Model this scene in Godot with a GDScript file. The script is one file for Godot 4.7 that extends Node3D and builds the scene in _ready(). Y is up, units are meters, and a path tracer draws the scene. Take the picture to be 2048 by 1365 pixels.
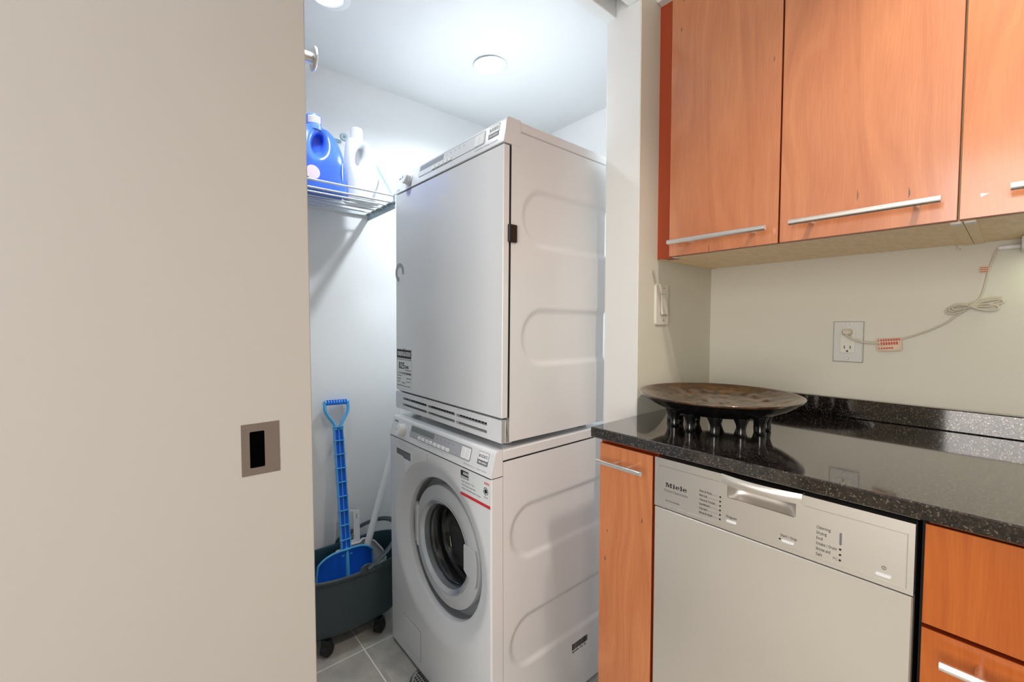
extends Node3D
# A laundry closet beside a galley kitchen. x runs towards the kitchen's back wall, y is up, -z runs into the closet; metres.

var mats := {}
var taken := {}

# ------------------------------------------------------------------ small helpers
func new_st() -> SurfaceTool:
	var s := SurfaceTool.new()
	s.begin(Mesh.PRIMITIVE_TRIANGLES)
	return s

func vert(s: SurfaceTool, p: Vector3, n: Vector3, uv: Vector2) -> void:
	s.set_normal(n)
	s.set_uv(uv)
	s.add_vertex(p)

# a flat convex polygon turned away from c; uv in metres on its main plane
func face(s: SurfaceTool, pts: Array, c: Vector3, xf := Transform3D()) -> void:
	var a: Vector3 = pts[0]
	var n: Vector3 = ((pts[1] as Vector3) - a).cross((pts[2] as Vector3) - a)
	if n.length() < 1e-12 and pts.size() > 3:
		n = ((pts[2] as Vector3) - a).cross((pts[3] as Vector3) - a)
	n = n.normalized()
	var mid := Vector3.ZERO
	for p in pts:
		mid += p
	mid /= pts.size()
	if n.dot(mid - c) < 0.0:
		pts = pts.duplicate()
		pts.reverse()
		n = -n
	for i in range(1, pts.size() - 1):
		for p in [pts[0], pts[i + 1], pts[i]]:
			var uv := Vector2(p.x, -p.y)
			if absf(n.x) > 0.7:
				uv = Vector2(p.z, -p.y)
			elif absf(n.y) > 0.7:
				uv = Vector2(p.x, p.z)
			vert(s, xf * (p as Vector3), (xf.basis * n).normalized(), uv)

# a box from lo to hi with its edges cut by b
func bx(s: SurfaceTool, lo: Vector3, hi: Vector3, b := 0.0, xf := Transform3D()) -> void:
	var c := (lo + hi) / 2.0
	var h := (hi - lo) / 2.0
	b = minf(b, minf(h.x, minf(h.y, h.z)) * 0.95)
	var P := func(sx: float, sy: float, sz: float, axis: int) -> Vector3:
		var v := Vector3(sx * h.x, sy * h.y, sz * h.z)
		var g := Vector3(sx, sy, sz)
		for k in 3:
			if k != axis:
				v[k] -= g[k] * b
		return c + v
	for axis in 3:
		var u := (axis + 1) % 3
		var w := (axis + 2) % 3
		for sg in [-1.0, 1.0]:
			var pts := []
			for q in [[-1, -1], [1, -1], [1, 1], [-1, 1]]:
				var g := Vector3.ZERO
				g[axis] = sg
				g[u] = q[0]
				g[w] = q[1]
				pts.append(P.call(g.x, g.y, g.z, axis))
			face(s, pts, c, xf)
		if b > 0.0:
			for su in [-1.0, 1.0]:
				for sw in [-1.0, 1.0]:
					var g0 := Vector3.ZERO
					g0[u] = su
					g0[w] = sw
					var g1 := g0
					g0[axis] = -1.0
					g1[axis] = 1.0
					face(s, [P.call(g0.x, g0.y, g0.z, u), P.call(g1.x, g1.y, g1.z, u), P.call(g1.x, g1.y, g1.z, w), P.call(g0.x, g0.y, g0.z, w)], c, xf)
	if b > 0.0:
		for sx in [-1.0, 1.0]:
			for sy in [-1.0, 1.0]:
				for sz in [-1.0, 1.0]:
					face(s, [P.call(sx, sy, sz, 0), P.call(sx, sy, sz, 1), P.call(sx, sy, sz, 2)], c, xf)

func rr(cx: float, cy: float, w: float, h: float, r: float, n := 5) -> PackedVector2Array:
	var o := PackedVector2Array()
	r = minf(r, minf(w, h) / 2.0 - 1e-5)
	for k in 4:
		var c := Vector2(cx + (w / 2 - r) * [1, -1, -1, 1][k], cy + (h / 2 - r) * [1, 1, -1, -1][k])
		for i in n + 1:
			var a := PI / 2 * (k + float(i) / n)
			o.append(c + r * Vector2(cos(a), sin(a)))
	return o

func disc(cx: float, cy: float, r: float, n := 32, ry := -1.0) -> PackedVector2Array:
	var o := PackedVector2Array()
	for i in n:
		var a := TAU * i / n
		o.append(Vector2(cx + r * cos(a), cy + (r if ry < 0 else ry) * sin(a)))
	return o

func inset(p: PackedVector2Array, b: float) -> PackedVector2Array:
	var o := PackedVector2Array()
	var n := p.size()
	for i in n:
		var e0 := (p[i] - p[(i + n - 1) % n]).normalized()
		var e1 := (p[(i + 1) % n] - p[i]).normalized()
		var n0 := Vector2(-e0.y, e0.x)
		var n1 := Vector2(-e1.y, e1.x)
		var m := (n0 + n1).normalized()
		o.append(p[i] + m * b / maxf(0.4, m.dot(n0)))
	return o

# a counterclockwise polygon raised from z0 to z1, its front edge cut by b
func slab(s: SurfaceTool, poly: PackedVector2Array, z0: float, z1: float, b := 0.0, xf := Transform3D(), back := true) -> void:
	var n := poly.size()
	if b > 0 and (z1 - z0) < b:
		b = (z1 - z0) * 0.8
	var top := inset(poly, b) if b > 0 else poly
	var tri := Geometry2D.triangulate_polygon(top)
	var nz := (xf.basis * Vector3(0, 0, 1)).normalized()
	for i in range(0, tri.size(), 3):
		var a := top[tri[i]]
		var q := top[tri[i + 1]]
		var c := top[tri[i + 2]]
		var order := [a, c, q] if (q - a).cross(c - a) > 0 else [a, q, c]
		for v in order:
			vert(s, xf * Vector3(v.x, v.y, z1), nz, Vector2(v.x, -v.y))
		if back:
			order.reverse()
			for v in order:
				vert(s, xf * Vector3(v.x, v.y, z0), -nz, Vector2(v.x, -v.y))
	var nrm := []
	for i in n:
		var e := (poly[(i + 1) % n] - poly[i]).normalized()
		nrm.append(Vector2(e.y, -e.x))
	for i in n:
		var j := (i + 1) % n
		var ni: Vector2 = nrm[i]
		var np: Vector2 = nrm[(i + n - 1) % n]
		var nn: Vector2 = nrm[j]
		var na := (ni + np).normalized() if ni.dot(np) > 0.75 else ni
		var nb := (ni + nn).normalized() if ni.dot(nn) > 0.75 else ni
		var A := Vector3(na.x, na.y, 0)
		var B := Vector3(nb.x, nb.y, 0)
		strip(s, Vector3(poly[i].x, poly[i].y, z0), Vector3(poly[j].x, poly[j].y, z0), Vector3(poly[j].x, poly[j].y, z1 - b), Vector3(poly[i].x, poly[i].y, z1 - b), A, B, xf)
		if b > 0:
			strip(s, Vector3(poly[i].x, poly[i].y, z1 - b), Vector3(poly[j].x, poly[j].y, z1 - b), Vector3(top[j].x, top[j].y, z1), Vector3(top[i].x, top[i].y, z1), (A + Vector3(0, 0, 1)).normalized(), (B + Vector3(0, 0, 1)).normalized(), xf)

func strip(s: SurfaceTool, a: Vector3, b: Vector3, c: Vector3, d: Vector3, na: Vector3, nb: Vector3, xf: Transform3D) -> void:
	var A := (xf.basis * na).normalized()
	var B := (xf.basis * nb).normalized()
	var u := a.x + a.y
	var v := b.x + b.y
	for k in [[a, A, u], [c, B, v], [b, B, v], [a, A, u], [d, A, u], [c, B, v]]:
		var p: Vector3 = k[0]
		vert(s, xf * p, k[1], Vector2(p.z, -p.y))

# a grid of points with smooth normals; wrap joins the last column to the first; the surface faces rows x columns
func grid(s: SurfaceTool, P: Array, wrap := false, flip := false, xf := Transform3D()) -> void:
	var R := P.size()
	var K: int = P[0].size()
	var N := []
	for i in R:
		var row := []
		row.resize(K)
		row.fill(Vector3.ZERO)
		N.append(row)
	var kk := K if wrap else K - 1
	for i in R - 1:
		for j in kk:
			var j2 := (j + 1) % K
			var n: Vector3 = ((P[i + 1][j2] as Vector3) - (P[i][j] as Vector3)).cross((P[i + 1][j] as Vector3) - (P[i][j2] as Vector3))
			if flip:
				n = -n
			N[i][j] += n
			N[i][j2] += n
			N[i + 1][j] += n
			N[i + 1][j2] += n
	for i in R - 1:
		for j in kk:
			var j2 := (j + 1) % K
			var quad := [[i, j], [i + 1, j], [i + 1, j2], [i, j], [i + 1, j2], [i, j2]]
			if flip:
				quad.reverse()
			for q in quad:
				var p: Vector3 = P[q[0]][q[1]]
				var nn: Vector3 = N[q[0]][q[1]]
				vert(s, xf * p, (xf.basis * nn).normalized(), Vector2(p.x, -p.y))

# a tube along points
func tube(s: SurfaceTool, pts: Array, r: float, sides := 10, closed := false, caps := true, flat := 1.0) -> void:
	var n := pts.size()
	var rows := []
	var up := Vector3.UP
	var t0: Vector3 = ((pts[1] as Vector3) - (pts[0] as Vector3)).normalized()
	if absf(t0.dot(up)) > 0.9:
		up = Vector3.RIGHT
	var side := t0.cross(up).normalized()
	for i in n:
		var a: Vector3 = pts[(i + n - 1) % n] if closed or i > 0 else pts[0]
		var b: Vector3 = pts[(i + 1) % n] if closed or i < n - 1 else pts[n - 1]
		var t := (b - a).normalized()
		side = (side - t * side.dot(t)).normalized()
		var v := side.cross(t)
		var row := []
		for k in sides:
			var g := TAU * k / sides
			row.append((pts[i] as Vector3) + side * cos(g) * r + v * sin(g) * r * flat)
		rows.append(row)
	if closed:
		rows.append(rows[0])
	grid(s, rows, true, true)
	if caps and not closed:
		for e in [0, n - 1]:
			var inside: Vector3 = pts[1] if e == 0 else pts[n - 2]
			face(s, rows[e], inside)

# turned about y: profile of (radius, height), counterclockwise outwards (from the foot up the outside)
func lathe(s: SurfaceTool, prof: Array, seg := 32, xf := Transform3D(), a0 := 0.0, a1 := TAU) -> void:
	var n := prof.size()
	for i in n - 1:
		var p: Vector2 = prof[i]
		var q: Vector2 = prof[i + 1]
		var e := (q - p).normalized()
		var m := Vector2(e.y, -e.x)
		var m0 := m
		var m1 := m
		if i > 0:
			var d := (p - (prof[i - 1] as Vector2)).normalized()
			var k := Vector2(d.y, -d.x)
			if k.dot(m) > 0.75:
				m0 = (k + m).normalized()
		if i < n - 2:
			var d2 := ((prof[i + 2] as Vector2) - q).normalized()
			var k2 := Vector2(d2.y, -d2.x)
			if k2.dot(m) > 0.75:
				m1 = (k2 + m).normalized()
		for j in seg:
			var g := a0 + (a1 - a0) * j / seg
			var h := a0 + (a1 - a0) * (j + 1) / seg
			var V := func(pr: Vector2, nr: Vector2, an: float) -> Array:
				return [xf * Vector3(pr.x * cos(an), pr.y, pr.x * sin(an)), (xf.basis * Vector3(nr.x * cos(an), nr.y, nr.x * sin(an))).normalized(), Vector2(an * 0.1, pr.y)]
			var A: Array = V.call(p, m0, g)
			var B: Array = V.call(p, m0, h)
			var C: Array = V.call(q, m1, h)
			var D: Array = V.call(q, m1, g)
			var quad := []
			if p.x > 1e-6:
				quad += [A, B, C]
			if q.x > 1e-6:
				quad += [A, C, D]
			for k3 in quad:
				vert(s, k3[0], k3[1], k3[2])

# the surface where f turns negative, on a grid of cells (surface nets)
func nets(s: SurfaceTool, f: Callable, lo: Vector3, hi: Vector3, cell: float) -> void:
	var n := Vector3i(((hi - lo) / cell).ceil()) + Vector3i.ONE
	var val := PackedFloat32Array()
	val.resize(n.x * n.y * n.z)
	var k := 0
	for z in n.z:
		for y in n.y:
			for x in n.x:
				val[k] = f.call(lo + Vector3(x, y, z) * cell)
				k += 1
	var sx := 1
	var sy := n.x
	var sz := n.x * n.y
	var at := {}
	for z in n.z - 1:
		for y in n.y - 1:
			for x in n.x - 1:
				var b := x + y * sy + z * sz
				var neg := 0
				for c in 8:
					if val[b + (c & 1) * sx + ((c >> 1) & 1) * sy + (c >> 2) * sz] < 0:
						neg += 1
				if neg == 0 or neg == 8:
					continue
				var sum := Vector3.ZERO
				var cnt := 0
				for c in 8:
					for d in 3:
						if c & (1 << d):
							continue
						var c2 := c | (1 << d)
						var va := val[b + (c & 1) * sx + ((c >> 1) & 1) * sy + (c >> 2) * sz]
						var vb := val[b + (c2 & 1) * sx + ((c2 >> 1) & 1) * sy + (c2 >> 2) * sz]
						if (va < 0) != (vb < 0):
							var t := va / (va - vb)
							var pa := Vector3(c & 1, (c >> 1) & 1, c >> 2)
							var pb := Vector3(c2 & 1, (c2 >> 1) & 1, c2 >> 2)
							sum += pa.lerp(pb, t)
							cnt += 1
				var p := lo + (Vector3(x, y, z) + sum / cnt) * cell
				var e := cell * 0.5
				var g := Vector3(f.call(p + Vector3(e, 0, 0)) - f.call(p - Vector3(e, 0, 0)), f.call(p + Vector3(0, e, 0)) - f.call(p - Vector3(0, e, 0)), f.call(p + Vector3(0, 0, e)) - f.call(p - Vector3(0, 0, e)))
				at[b] = [p, g.normalized()]
	for z in range(1, n.z - 1):
		for y in range(1, n.y - 1):
			for x in range(1, n.x - 1):
				var b := x + y * sy + z * sz
				for d in 3:
					var st: int = [sx, sy, sz][d]
					var va := val[b]
					var vb := val[b + st]
					if (va < 0) == (vb < 0):
						continue
					var u: int = [sy, sz, sx][d]
					var w: int = [sz, sx, sy][d]
					var q := [at.get(b - u - w), at.get(b - w), at.get(b), at.get(b - u)]
					if q.has(null):
						continue
					if va < 0:
						q = [q[0], q[3], q[2], q[1]]
					for i in [0, 1, 2, 0, 2, 3]:
						vert(s, q[i][0], q[i][1], Vector2(q[i][0].x, -q[i][0].y))

func numbered(called: String) -> String:
	var k: int = taken.get(called, 0)
	taken[called] = k + 1
	return called if k == 0 else "%s_%03d" % [called, k]

func tag(o: Node, label := "", category := "", group := "", kind := "") -> void:
	if label: o.set_meta("label", label)
	if category: o.set_meta("category", category)
	if group: o.set_meta("group", group)
	if kind: o.set_meta("kind", kind)

func thing(called: String, label: String, category: String, at := Vector3.ZERO, turn := 0.0, group := "") -> Node3D:
	var o := Node3D.new()
	o.name = numbered(called)
	add_child(o)
	o.position = at
	o.rotation.y = turn
	tag(o, label, category, group)
	return o

func obj(called: String, s: SurfaceTool, m: Material, parent: Node = null) -> MeshInstance3D:
	var o := MeshInstance3D.new()
	o.mesh = s.commit()
	o.material_override = null
	if o.mesh.get_surface_count() == 0:
		print("EMPTY ", called)
	else:
		o.set_surface_override_material(0, m)
	if parent == null:
		o.name = numbered(called)
		add_child(o)
	else:
		var k := 0
		var nm := called
		while parent.has_node(NodePath(nm)):
			k += 1
			nm = "%s_%03d" % [called, k]
		o.name = nm
		parent.add_child(o)
	return o

func struct(called: String, s: SurfaceTool, m: Material, label: String, category: String) -> MeshInstance3D:
	var o := obj(called, s, m)
	tag(o, label, category, "", "structure")
	return o

func sh_box(lo: Vector3, hi: Vector3, b := 0.0) -> SurfaceTool:
	var s := new_st()
	bx(s, lo, hi, b)
	return s

func sh_slab(p: PackedVector2Array, z0: float, z1: float, b := 0.0, xf := Transform3D()) -> SurfaceTool:
	var s := new_st()
	slab(s, p, z0, z1, b, xf)
	return s

# boxes and cylinders cut out of a body, as one mesh
func cut(called: String, body: Array, holes: Array, m: Material, parent: Node) -> Node3D:
	var c := CSGCombiner3D.new()
	var k := 0
	var nm := called
	while parent.has_node(NodePath(nm)):
		k += 1
		nm = "%s_%03d" % [called, k]
	c.name = nm
	parent.add_child(c)
	for e in body + holes:
		var p := CSGPolygon3D.new()
		p.polygon = e[0]
		p.mode = CSGPolygon3D.MODE_DEPTH
		p.depth = e[2] - e[1]
		p.position.z = e[2]
		if e.size() > 3:
			p.transform = (e[3] as Transform3D) * Transform3D(Basis(), Vector3(0, 0, e[2]))
		p.operation = CSGShape3D.OPERATION_SUBTRACTION if holes.has(e) else CSGShape3D.OPERATION_UNION
		p.material = m
		p.name = "cutter%d" % c.get_child_count()
		c.add_child(p)
	return c

func text(called: String, what: String, cap: float, m: Material, parent: Node, xf: Transform3D, bold := true, serif := false, width := 0.0, left := true) -> void:
	var t := TextMesh.new()
	var fnt := SystemFont.new()
	fnt.font_names = PackedStringArray(["Droid Serif" if serif else "Droid Sans"])
	fnt.font_weight = 700 if bold else 400
	t.font = fnt
	t.font_size = 48
	t.pixel_size = cap / 34.5
	t.depth = 0.0003
	t.curve_step = 2.0
	t.text = what
	t.horizontal_alignment = HORIZONTAL_ALIGNMENT_LEFT if left else HORIZONTAL_ALIGNMENT_CENTER
	t.vertical_alignment = VERTICAL_ALIGNMENT_CENTER
	var o := MeshInstance3D.new()
	o.mesh = t
	t.material = m
	var sc := 1.0
	if width > 0.0:
		sc = width / maxf(t.get_aabb().size.x, 1e-4)
	o.transform = xf * Transform3D(Basis().scaled(Vector3(sc, 1, 1)), Vector3.ZERO)
	var k := 0
	var nm := called
	while parent.has_node(NodePath(nm)):
		k += 1
		nm = "%s_%03d" % [called, k]
	o.name = nm
	parent.add_child(o)

func at(x: float, y: float, z := 0.0) -> Transform3D:
	return Transform3D(Basis(), Vector3(x, y, z))

# ------------------------------------------------------------------ materials
func mat(called: String, c: Color, rough := 0.5, metal := 0.0, spec := 0.5) -> StandardMaterial3D:
	var m := StandardMaterial3D.new()
	m.resource_name = called
	m.albedo_color = c
	m.roughness = rough
	m.metallic = metal
	m.metallic_specular = spec
	mats[called] = m
	return m

func rgb(r: float, g: float, b: float) -> Color:
	return Color(r / 255.0, g / 255.0, b / 255.0)

func noise(sd: int, freq: float, oct := 3, kind := FastNoiseLite.TYPE_SIMPLEX_SMOOTH) -> FastNoiseLite:
	var n := FastNoiseLite.new()
	n.seed = sd
	n.noise_type = kind
	n.frequency = freq
	n.fractal_type = FastNoiseLite.FRACTAL_FBM
	n.fractal_octaves = oct
	return n

func wood_image(sd: int, base: Color, contrast: float, flecks: int) -> ImageTexture:
	var W := 512
	var Hh := 1024
	var im := Image.create(W, Hh, false, Image.FORMAT_RGB8)
	var a := noise(sd, 1.0, 2)
	var b := noise(sd + 1, 1.0, 2)
	var c := noise(sd + 2, 1.0, 1)
	for y in Hh:
		var v := float(y) / Hh * 1.2
		for x in W:
			var u := float(x) / W * 0.6
			var warp := c.get_noise_2d(u * 7.0, v * 2.2) * 0.05
			var broad := a.get_noise_2d((u + warp) * 26.0, v * 1.3)
			var fine := b.get_noise_2d((u + warp * 0.3) * 330.0, v * 9.0)
			var ring := sin((u + warp * 1.6) * 210.0 + broad * 5.0)
			var k := 1.0 + contrast * (0.55 * broad + 0.40 * fine + 0.10 * ring * absf(broad))
			var col := Color(base.r * k, base.g * (0.35 * k + 0.65 * k * k), base.b * k * k)
			im.set_pixel(x, y, col.clamp())
	var rng := RandomNumberGenerator.new()
	rng.seed = sd * 17 + 5
	for i in flecks:
		var x0 := rng.randi_range(10, W - 10)
		var y0 := rng.randi_range(20, Hh - 30)
		var ln := rng.randi_range(6, 20)
		var dark := rng.randf_range(0.3, 0.75)
		for j in ln:
			var wd := 1 if absf(j - ln * 0.5) > ln * 0.25 else 2
			for q in wd:
				var p := im.get_pixel(x0 + q, y0 + j)
				im.set_pixel(x0 + q, y0 + j, Color(p.r * (1 - dark), p.g * (1 - dark), p.b * (1 - dark)))
	return ImageTexture.create_from_image(im)

func wood(called: String, tex: Texture2D, off: Vector2, gloss: float) -> StandardMaterial3D:
	var m := mat(called, Color(0.88, 0.885, 0.91), 0.34, 0.0, 0.7)
	m.albedo_texture = tex
	m.uv1_scale = Vector3(1 / 0.6, 1 / 1.2, 1)
	m.uv1_offset = Vector3(off.x, off.y, 0)
	m.clearcoat_enabled = true
	m.clearcoat = minf(1.0, gloss + 0.3)
	m.clearcoat_roughness = 0.14
	return m

func granite_image() -> ImageTexture:
	var W := 1024
	var im := Image.create(W, W, false, Image.FORMAT_RGB8)
	var cell := FastNoiseLite.new()
	cell.seed = 11
	cell.noise_type = FastNoiseLite.TYPE_CELLULAR
	cell.cellular_return_type = FastNoiseLite.RETURN_CELL_VALUE
	cell.frequency = 0.13
	cell.fractal_type = FastNoiseLite.FRACTAL_NONE
	var cell2 := cell.duplicate() as FastNoiseLite
	cell2.seed = 29
	cell2.frequency = 0.3
	var big := noise(7, 0.012, 2)
	for y in W:
		for x in W:
			var a := cell.get_noise_2d(x, y)
			var b := cell2.get_noise_2d(x, y)
			var g := big.get_noise_2d(x, y) * 0.25
			var col := Color(0.155, 0.138, 0.136)
			if a + g > 0.45:
				col = Color(0.225, 0.185, 0.175)
			elif a + g < -0.55:
				col = Color(0.075, 0.078, 0.082)
			if b > 0.86:
				col = Color(0.50, 0.45, 0.40)
			elif b > 0.74:
				col = Color(0.31, 0.27, 0.25)
			elif b < -0.86:
				col = Color(0.16, 0.20, 0.20)
			im.set_pixel(x, y, col)
	return ImageTexture.create_from_image(im)

func bump(sd: int, freq: float, oct: int, stretch := Vector2.ONE) -> ImageTexture:
	var W := 512
	var im := Image.create(W, W, false, Image.FORMAT_L8)
	var n := noise(sd, freq, oct)
	for y in W:
		for x in W:
			var v := 0.5 + 0.5 * n.get_noise_2d(x * stretch.x, y * stretch.y)
			im.set_pixel(x, y, Color(v, v, v))
	return ImageTexture.create_from_image(im)

func blotch_image(sd: int, base: Color, amount: float, freq := 0.012) -> ImageTexture:
	var W := 512
	var im := Image.create(W, W, false, Image.FORMAT_RGB8)
	var n := noise(sd, freq, 4)
	var f := noise(sd + 3, freq * 14.0, 2)
	for y in W:
		for x in W:
			var k := 1.0 + amount * (n.get_noise_2d(x, y) + 0.35 * f.get_noise_2d(x, y))
			im.set_pixel(x, y, Color(base.r * k, base.g * k, base.b * k).clamp())
	return ImageTexture.create_from_image(im)

func wall_paint(called: String, c: Color, tex: Texture2D) -> StandardMaterial3D:
	var m := mat(called, c, 0.62, 0.0, 0.4)
	m.uv1_triplanar = true
	m.uv1_world_triplanar = true
	m.uv1_scale = Vector3.ONE * 4.0
	m.heightmap_enabled = true
	m.heightmap_texture = tex
	m.heightmap_scale = 0.02
	m.heightmap_flip_texture = false
	return m

func make_materials() -> void:
	var eggshell := bump(3, 0.09, 3)
	wall_paint("kitchen_paint", rgb(221, 217, 203), eggshell)
	wall_paint("closet_paint", rgb(243, 244, 244), eggshell)
	wall_paint("closet_ceiling_paint", rgb(228, 229, 229), eggshell)
	wall_paint("trim_paint", rgb(226, 226, 224), eggshell)
	wall_paint("door_paint", rgb(195, 192, 187), eggshell)
	mats.door_paint.roughness = 0.5
	mats.door_paint.heightmap_scale = 0.006
	var w1 := wood_image(5, Color(0.845, 0.52, 0.315), 0.10, 13)
	var w2 := wood_image(23, Color(0.86, 0.45, 0.165), 0.085, 5)
	wood("cherry_a", w1, Vector2(0.05, 0.0), 0.6)
	wood("cherry_b", w1, Vector2(0.52, 0.06), 0.55)
	var w3 := wood_image(31, Color(0.85, 0.50, 0.25), 0.085, 4)
	wood("cherry_c", w3, Vector2(0.2, 0.1), 0.4)
	wood("cherry_d", w1, Vector2(0.13, 0.80), 0.35)
	wood("cherry_e", w2, Vector2(0.2, 0.52), 0.3)
	wood("cherry_f", w2, Vector2(0.1, 0.81), 0.3)
	for k in ["cherry_e", "cherry_f"]:
		mats[k].metallic_specular = 0.4
		mats[k].clearcoat = 0.2
	mats.cherry_d.metallic_specular = 0.5
	mats.cherry_d.albedo_color = Color(0.95, 0.95, 0.95)
	var eb := mat("cherry_edge", rgb(158, 58, 16), 0.4)
	eb.clearcoat_enabled = true
	eb.clearcoat = 0.3
	var mp := mat("maple", Color.WHITE, 0.5)
	mp.albedo_texture = blotch_image(41, rgb(250, 222, 180), 0.06, 0.02)
	mp.uv1_triplanar = true
	mp.uv1_scale = Vector3(6, 2, 1.2)
	mat("maple_edge", rgb(248, 222, 178), 0.45)
	var gr := mat("granite", Color.WHITE, 0.07, 0.5, 1.0)
	gr.albedo_texture = granite_image()
	gr.uv1_triplanar = true
	gr.uv1_world_triplanar = true
	gr.uv1_scale = Vector3.ONE / 0.55
	gr.clearcoat_enabled = true
	gr.clearcoat = 1.0
	gr.clearcoat_roughness = 0.045
	var tl := mat("tile", Color.WHITE, 0.38)
	tl.albedo_texture = blotch_image(77, rgb(182, 180, 174), 0.11, 0.01)
	tl.uv1_triplanar = true
	tl.uv1_world_triplanar = true
	tl.uv1_scale = Vector3.ONE * 1.7
	mat("grout", rgb(240, 239, 235), 0.85)
	var ss := mat("steel", rgb(240, 237, 231), 0.42, 1.0)
	ss.uv1_scale = Vector3(3, 9, 1)
	ss.anisotropy_enabled = true
	ss.anisotropy = 0.6
	mat("steel_panel", rgb(218, 214, 208), 0.40, 1.0)
	mat("steel_line", rgb(226, 222, 214), 0.3, 1.0)
	mat("brushed_nickel", rgb(238, 236, 232), 0.34, 1.0)
	mat("chrome", rgb(222, 222, 222), 0.08, 1.0)
	mat("pull_metal", rgb(146, 134, 128), 0.45, 0.6)
	var en := mat("enamel", rgb(226, 228, 231), 0.24)
	en.clearcoat_enabled = true
	en.clearcoat = 0.35
	en.clearcoat_roughness = 0.1
	mat("white_plastic", rgb(234, 235, 236), 0.35)
	mat("white_gloss", rgb(240, 241, 243), 0.2)
	mat("light_grey_plastic", rgb(196, 199, 203), 0.4)
	mat("panel_grey", rgb(176, 179, 186), 0.4)
	mat("grey_plastic", rgb(150, 154, 158), 0.45)
	mat("lcd", rgb(120, 132, 130), 0.2)
	mat("black", rgb(14, 14, 16), 0.4)
	mat("void", rgb(4, 4, 4), 1.0, 0.0, 0.0)  # black painted in for the shade inside recesses and holes
	mat("dark_gap", rgb(26, 25, 26), 0.8)
	mat("rubber", rgb(34, 38, 42), 0.55)
	mat("print_black", rgb(24, 24, 28), 0.6)
	mat("print_grey", rgb(112, 116, 122), 0.6)
	mat("print_light", rgb(168, 172, 178), 0.6)
	mat("print_white", rgb(236, 238, 240), 0.6)
	mat("print_red", rgb(206, 44, 58), 0.5)
	mat("label_white", rgb(226, 230, 232), 0.5)
	mat("bucket_grey", rgb(60, 74, 80), 0.42)
	mat("bucket_inside", rgb(44, 78, 92), 0.4)
	mat("caster_black", rgb(16, 20, 22), 0.45)
	mat("blue_plastic", rgb(20, 98, 226), 0.35)
	mat("blue_light", rgb(84, 178, 240), 0.35)
	mat("jug_blue", rgb(74, 118, 226), 0.22)
	mats.jug_blue.subsurf_scatter_enabled = true
	mats.jug_blue.subsurf_scatter_strength = 0.2
	mat("cap_blue", rgb(104, 140, 226), 0.25)
	mat("jug_white", rgb(226, 229, 233), 0.28)
	mats.jug_white.subsurf_scatter_enabled = true
	mats.jug_white.subsurf_scatter_strength = 0.15
	mat("pale_pink", rgb(232, 214, 222), 0.5)
	mat("shelf_wire", rgb(226, 232, 234), 0.3)
	mat("galvanised", rgb(176, 196, 202), 0.4, 0.35)
	mat("strut_blue", rgb(140, 176, 188), 0.4, 0.3)
	var bowl := mat("bowl_glaze", Color.WHITE, 0.2, 0.0, 0.7)
	var bt := Image.create(512, 512, false, Image.FORMAT_RGB8)
	var bn := noise(61, 0.012, 4)
	var bm := noise(63, 0.03, 3)
	for y in 512:
		for x in 512:
			var k := clampf(0.5 + 0.9 * bn.get_noise_2d(x, y) + 0.35 * bm.get_noise_2d(y, x), 0, 1)
			bt.set_pixel(x, y, Color(0.13, 0.085, 0.055).lerp(Color(0.42, 0.29, 0.17), k))
	bowl.albedo_texture = ImageTexture.create_from_image(bt)
	bowl.uv1_triplanar = true
	bowl.uv1_scale = Vector3.ONE * 3.0
	bowl.clearcoat_enabled = true
	bowl.clearcoat = 0.8
	bowl.clearcoat_roughness = 0.12
	mat("bowl_black", rgb(20, 19, 20), 0.16, 0.0, 0.7)
	mat("cord_ivory", rgb(206, 198, 180), 0.45)
	mat("plate_metal", rgb(212, 212, 207), 0.4, 0.0)
	mat("plate_edge", rgb(120, 104, 90), 0.5, 0.3)
	mat("ivory", rgb(226, 222, 210), 0.35)
	mat("tag_paper", rgb(222, 196, 172), 0.6)
	mat("tag_red", rgb(196, 84, 64), 0.6)
	var gl := mat("porthole_glass", Color(0.05, 0.08, 0.10, 0.10), 0.02, 0.0, 0.5)
	gl.transparency = BaseMaterial3D.TRANSPARENCY_ALPHA
	mat("drum_steel", rgb(62, 78, 86), 0.3, 0.85)
	mat("door_seal", rgb(22, 26, 28), 0.25)
	mat("drum_blue", rgb(22, 70, 176), 0.35)
	mat("silver_ring", rgb(212, 216, 220), 0.25, 0.7)
	mat("track_metal", rgb(150, 152, 146), 0.5, 0.4)
	var le := mat("lamp_glow", Color.WHITE, 0.5)
	le.emission_enabled = true
	le.emission = Color(0.93, 0.97, 1.0)
	le.emission_energy_multiplier = 2.2
	var lk := mat("lamp_glow_warm", Color.WHITE, 0.5)
	lk.emission_enabled = true
	lk.emission = Color(1.0, 0.9, 0.76)
	lk.emission_energy_multiplier = 2.5
	var lt := mat("tube_glow", Color.WHITE, 0.5)
	lt.emission_enabled = true
	lt.emission = Color(0.93, 1.0, 0.86)
	lt.emission_energy_multiplier = 1.5
	var wp := mat("unseen_window_glow", Color.WHITE, 0.5)  # glowing pane of the unseen window opposite the cabinets
	wp.emission_enabled = true
	wp.emission = Color(1.0, 0.985, 0.97)
	wp.emission_energy_multiplier = 1.0

func area(called: String, where: Vector3, look: Vector3, size: Vector2, c: Color, energy: float) -> void:
	var l := AreaLight3D.new()
	l.name = called
	l.area_size = size
	l.light_color = c
	l.light_energy = energy
	l.area_range = 12.0
	l.shadow_enabled = true
	add_child(l)
	l.position = where
	l.look_at_from_position(where, where + look, Vector3.UP if absf(look.y) < 0.9 else Vector3.RIGHT)

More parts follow.
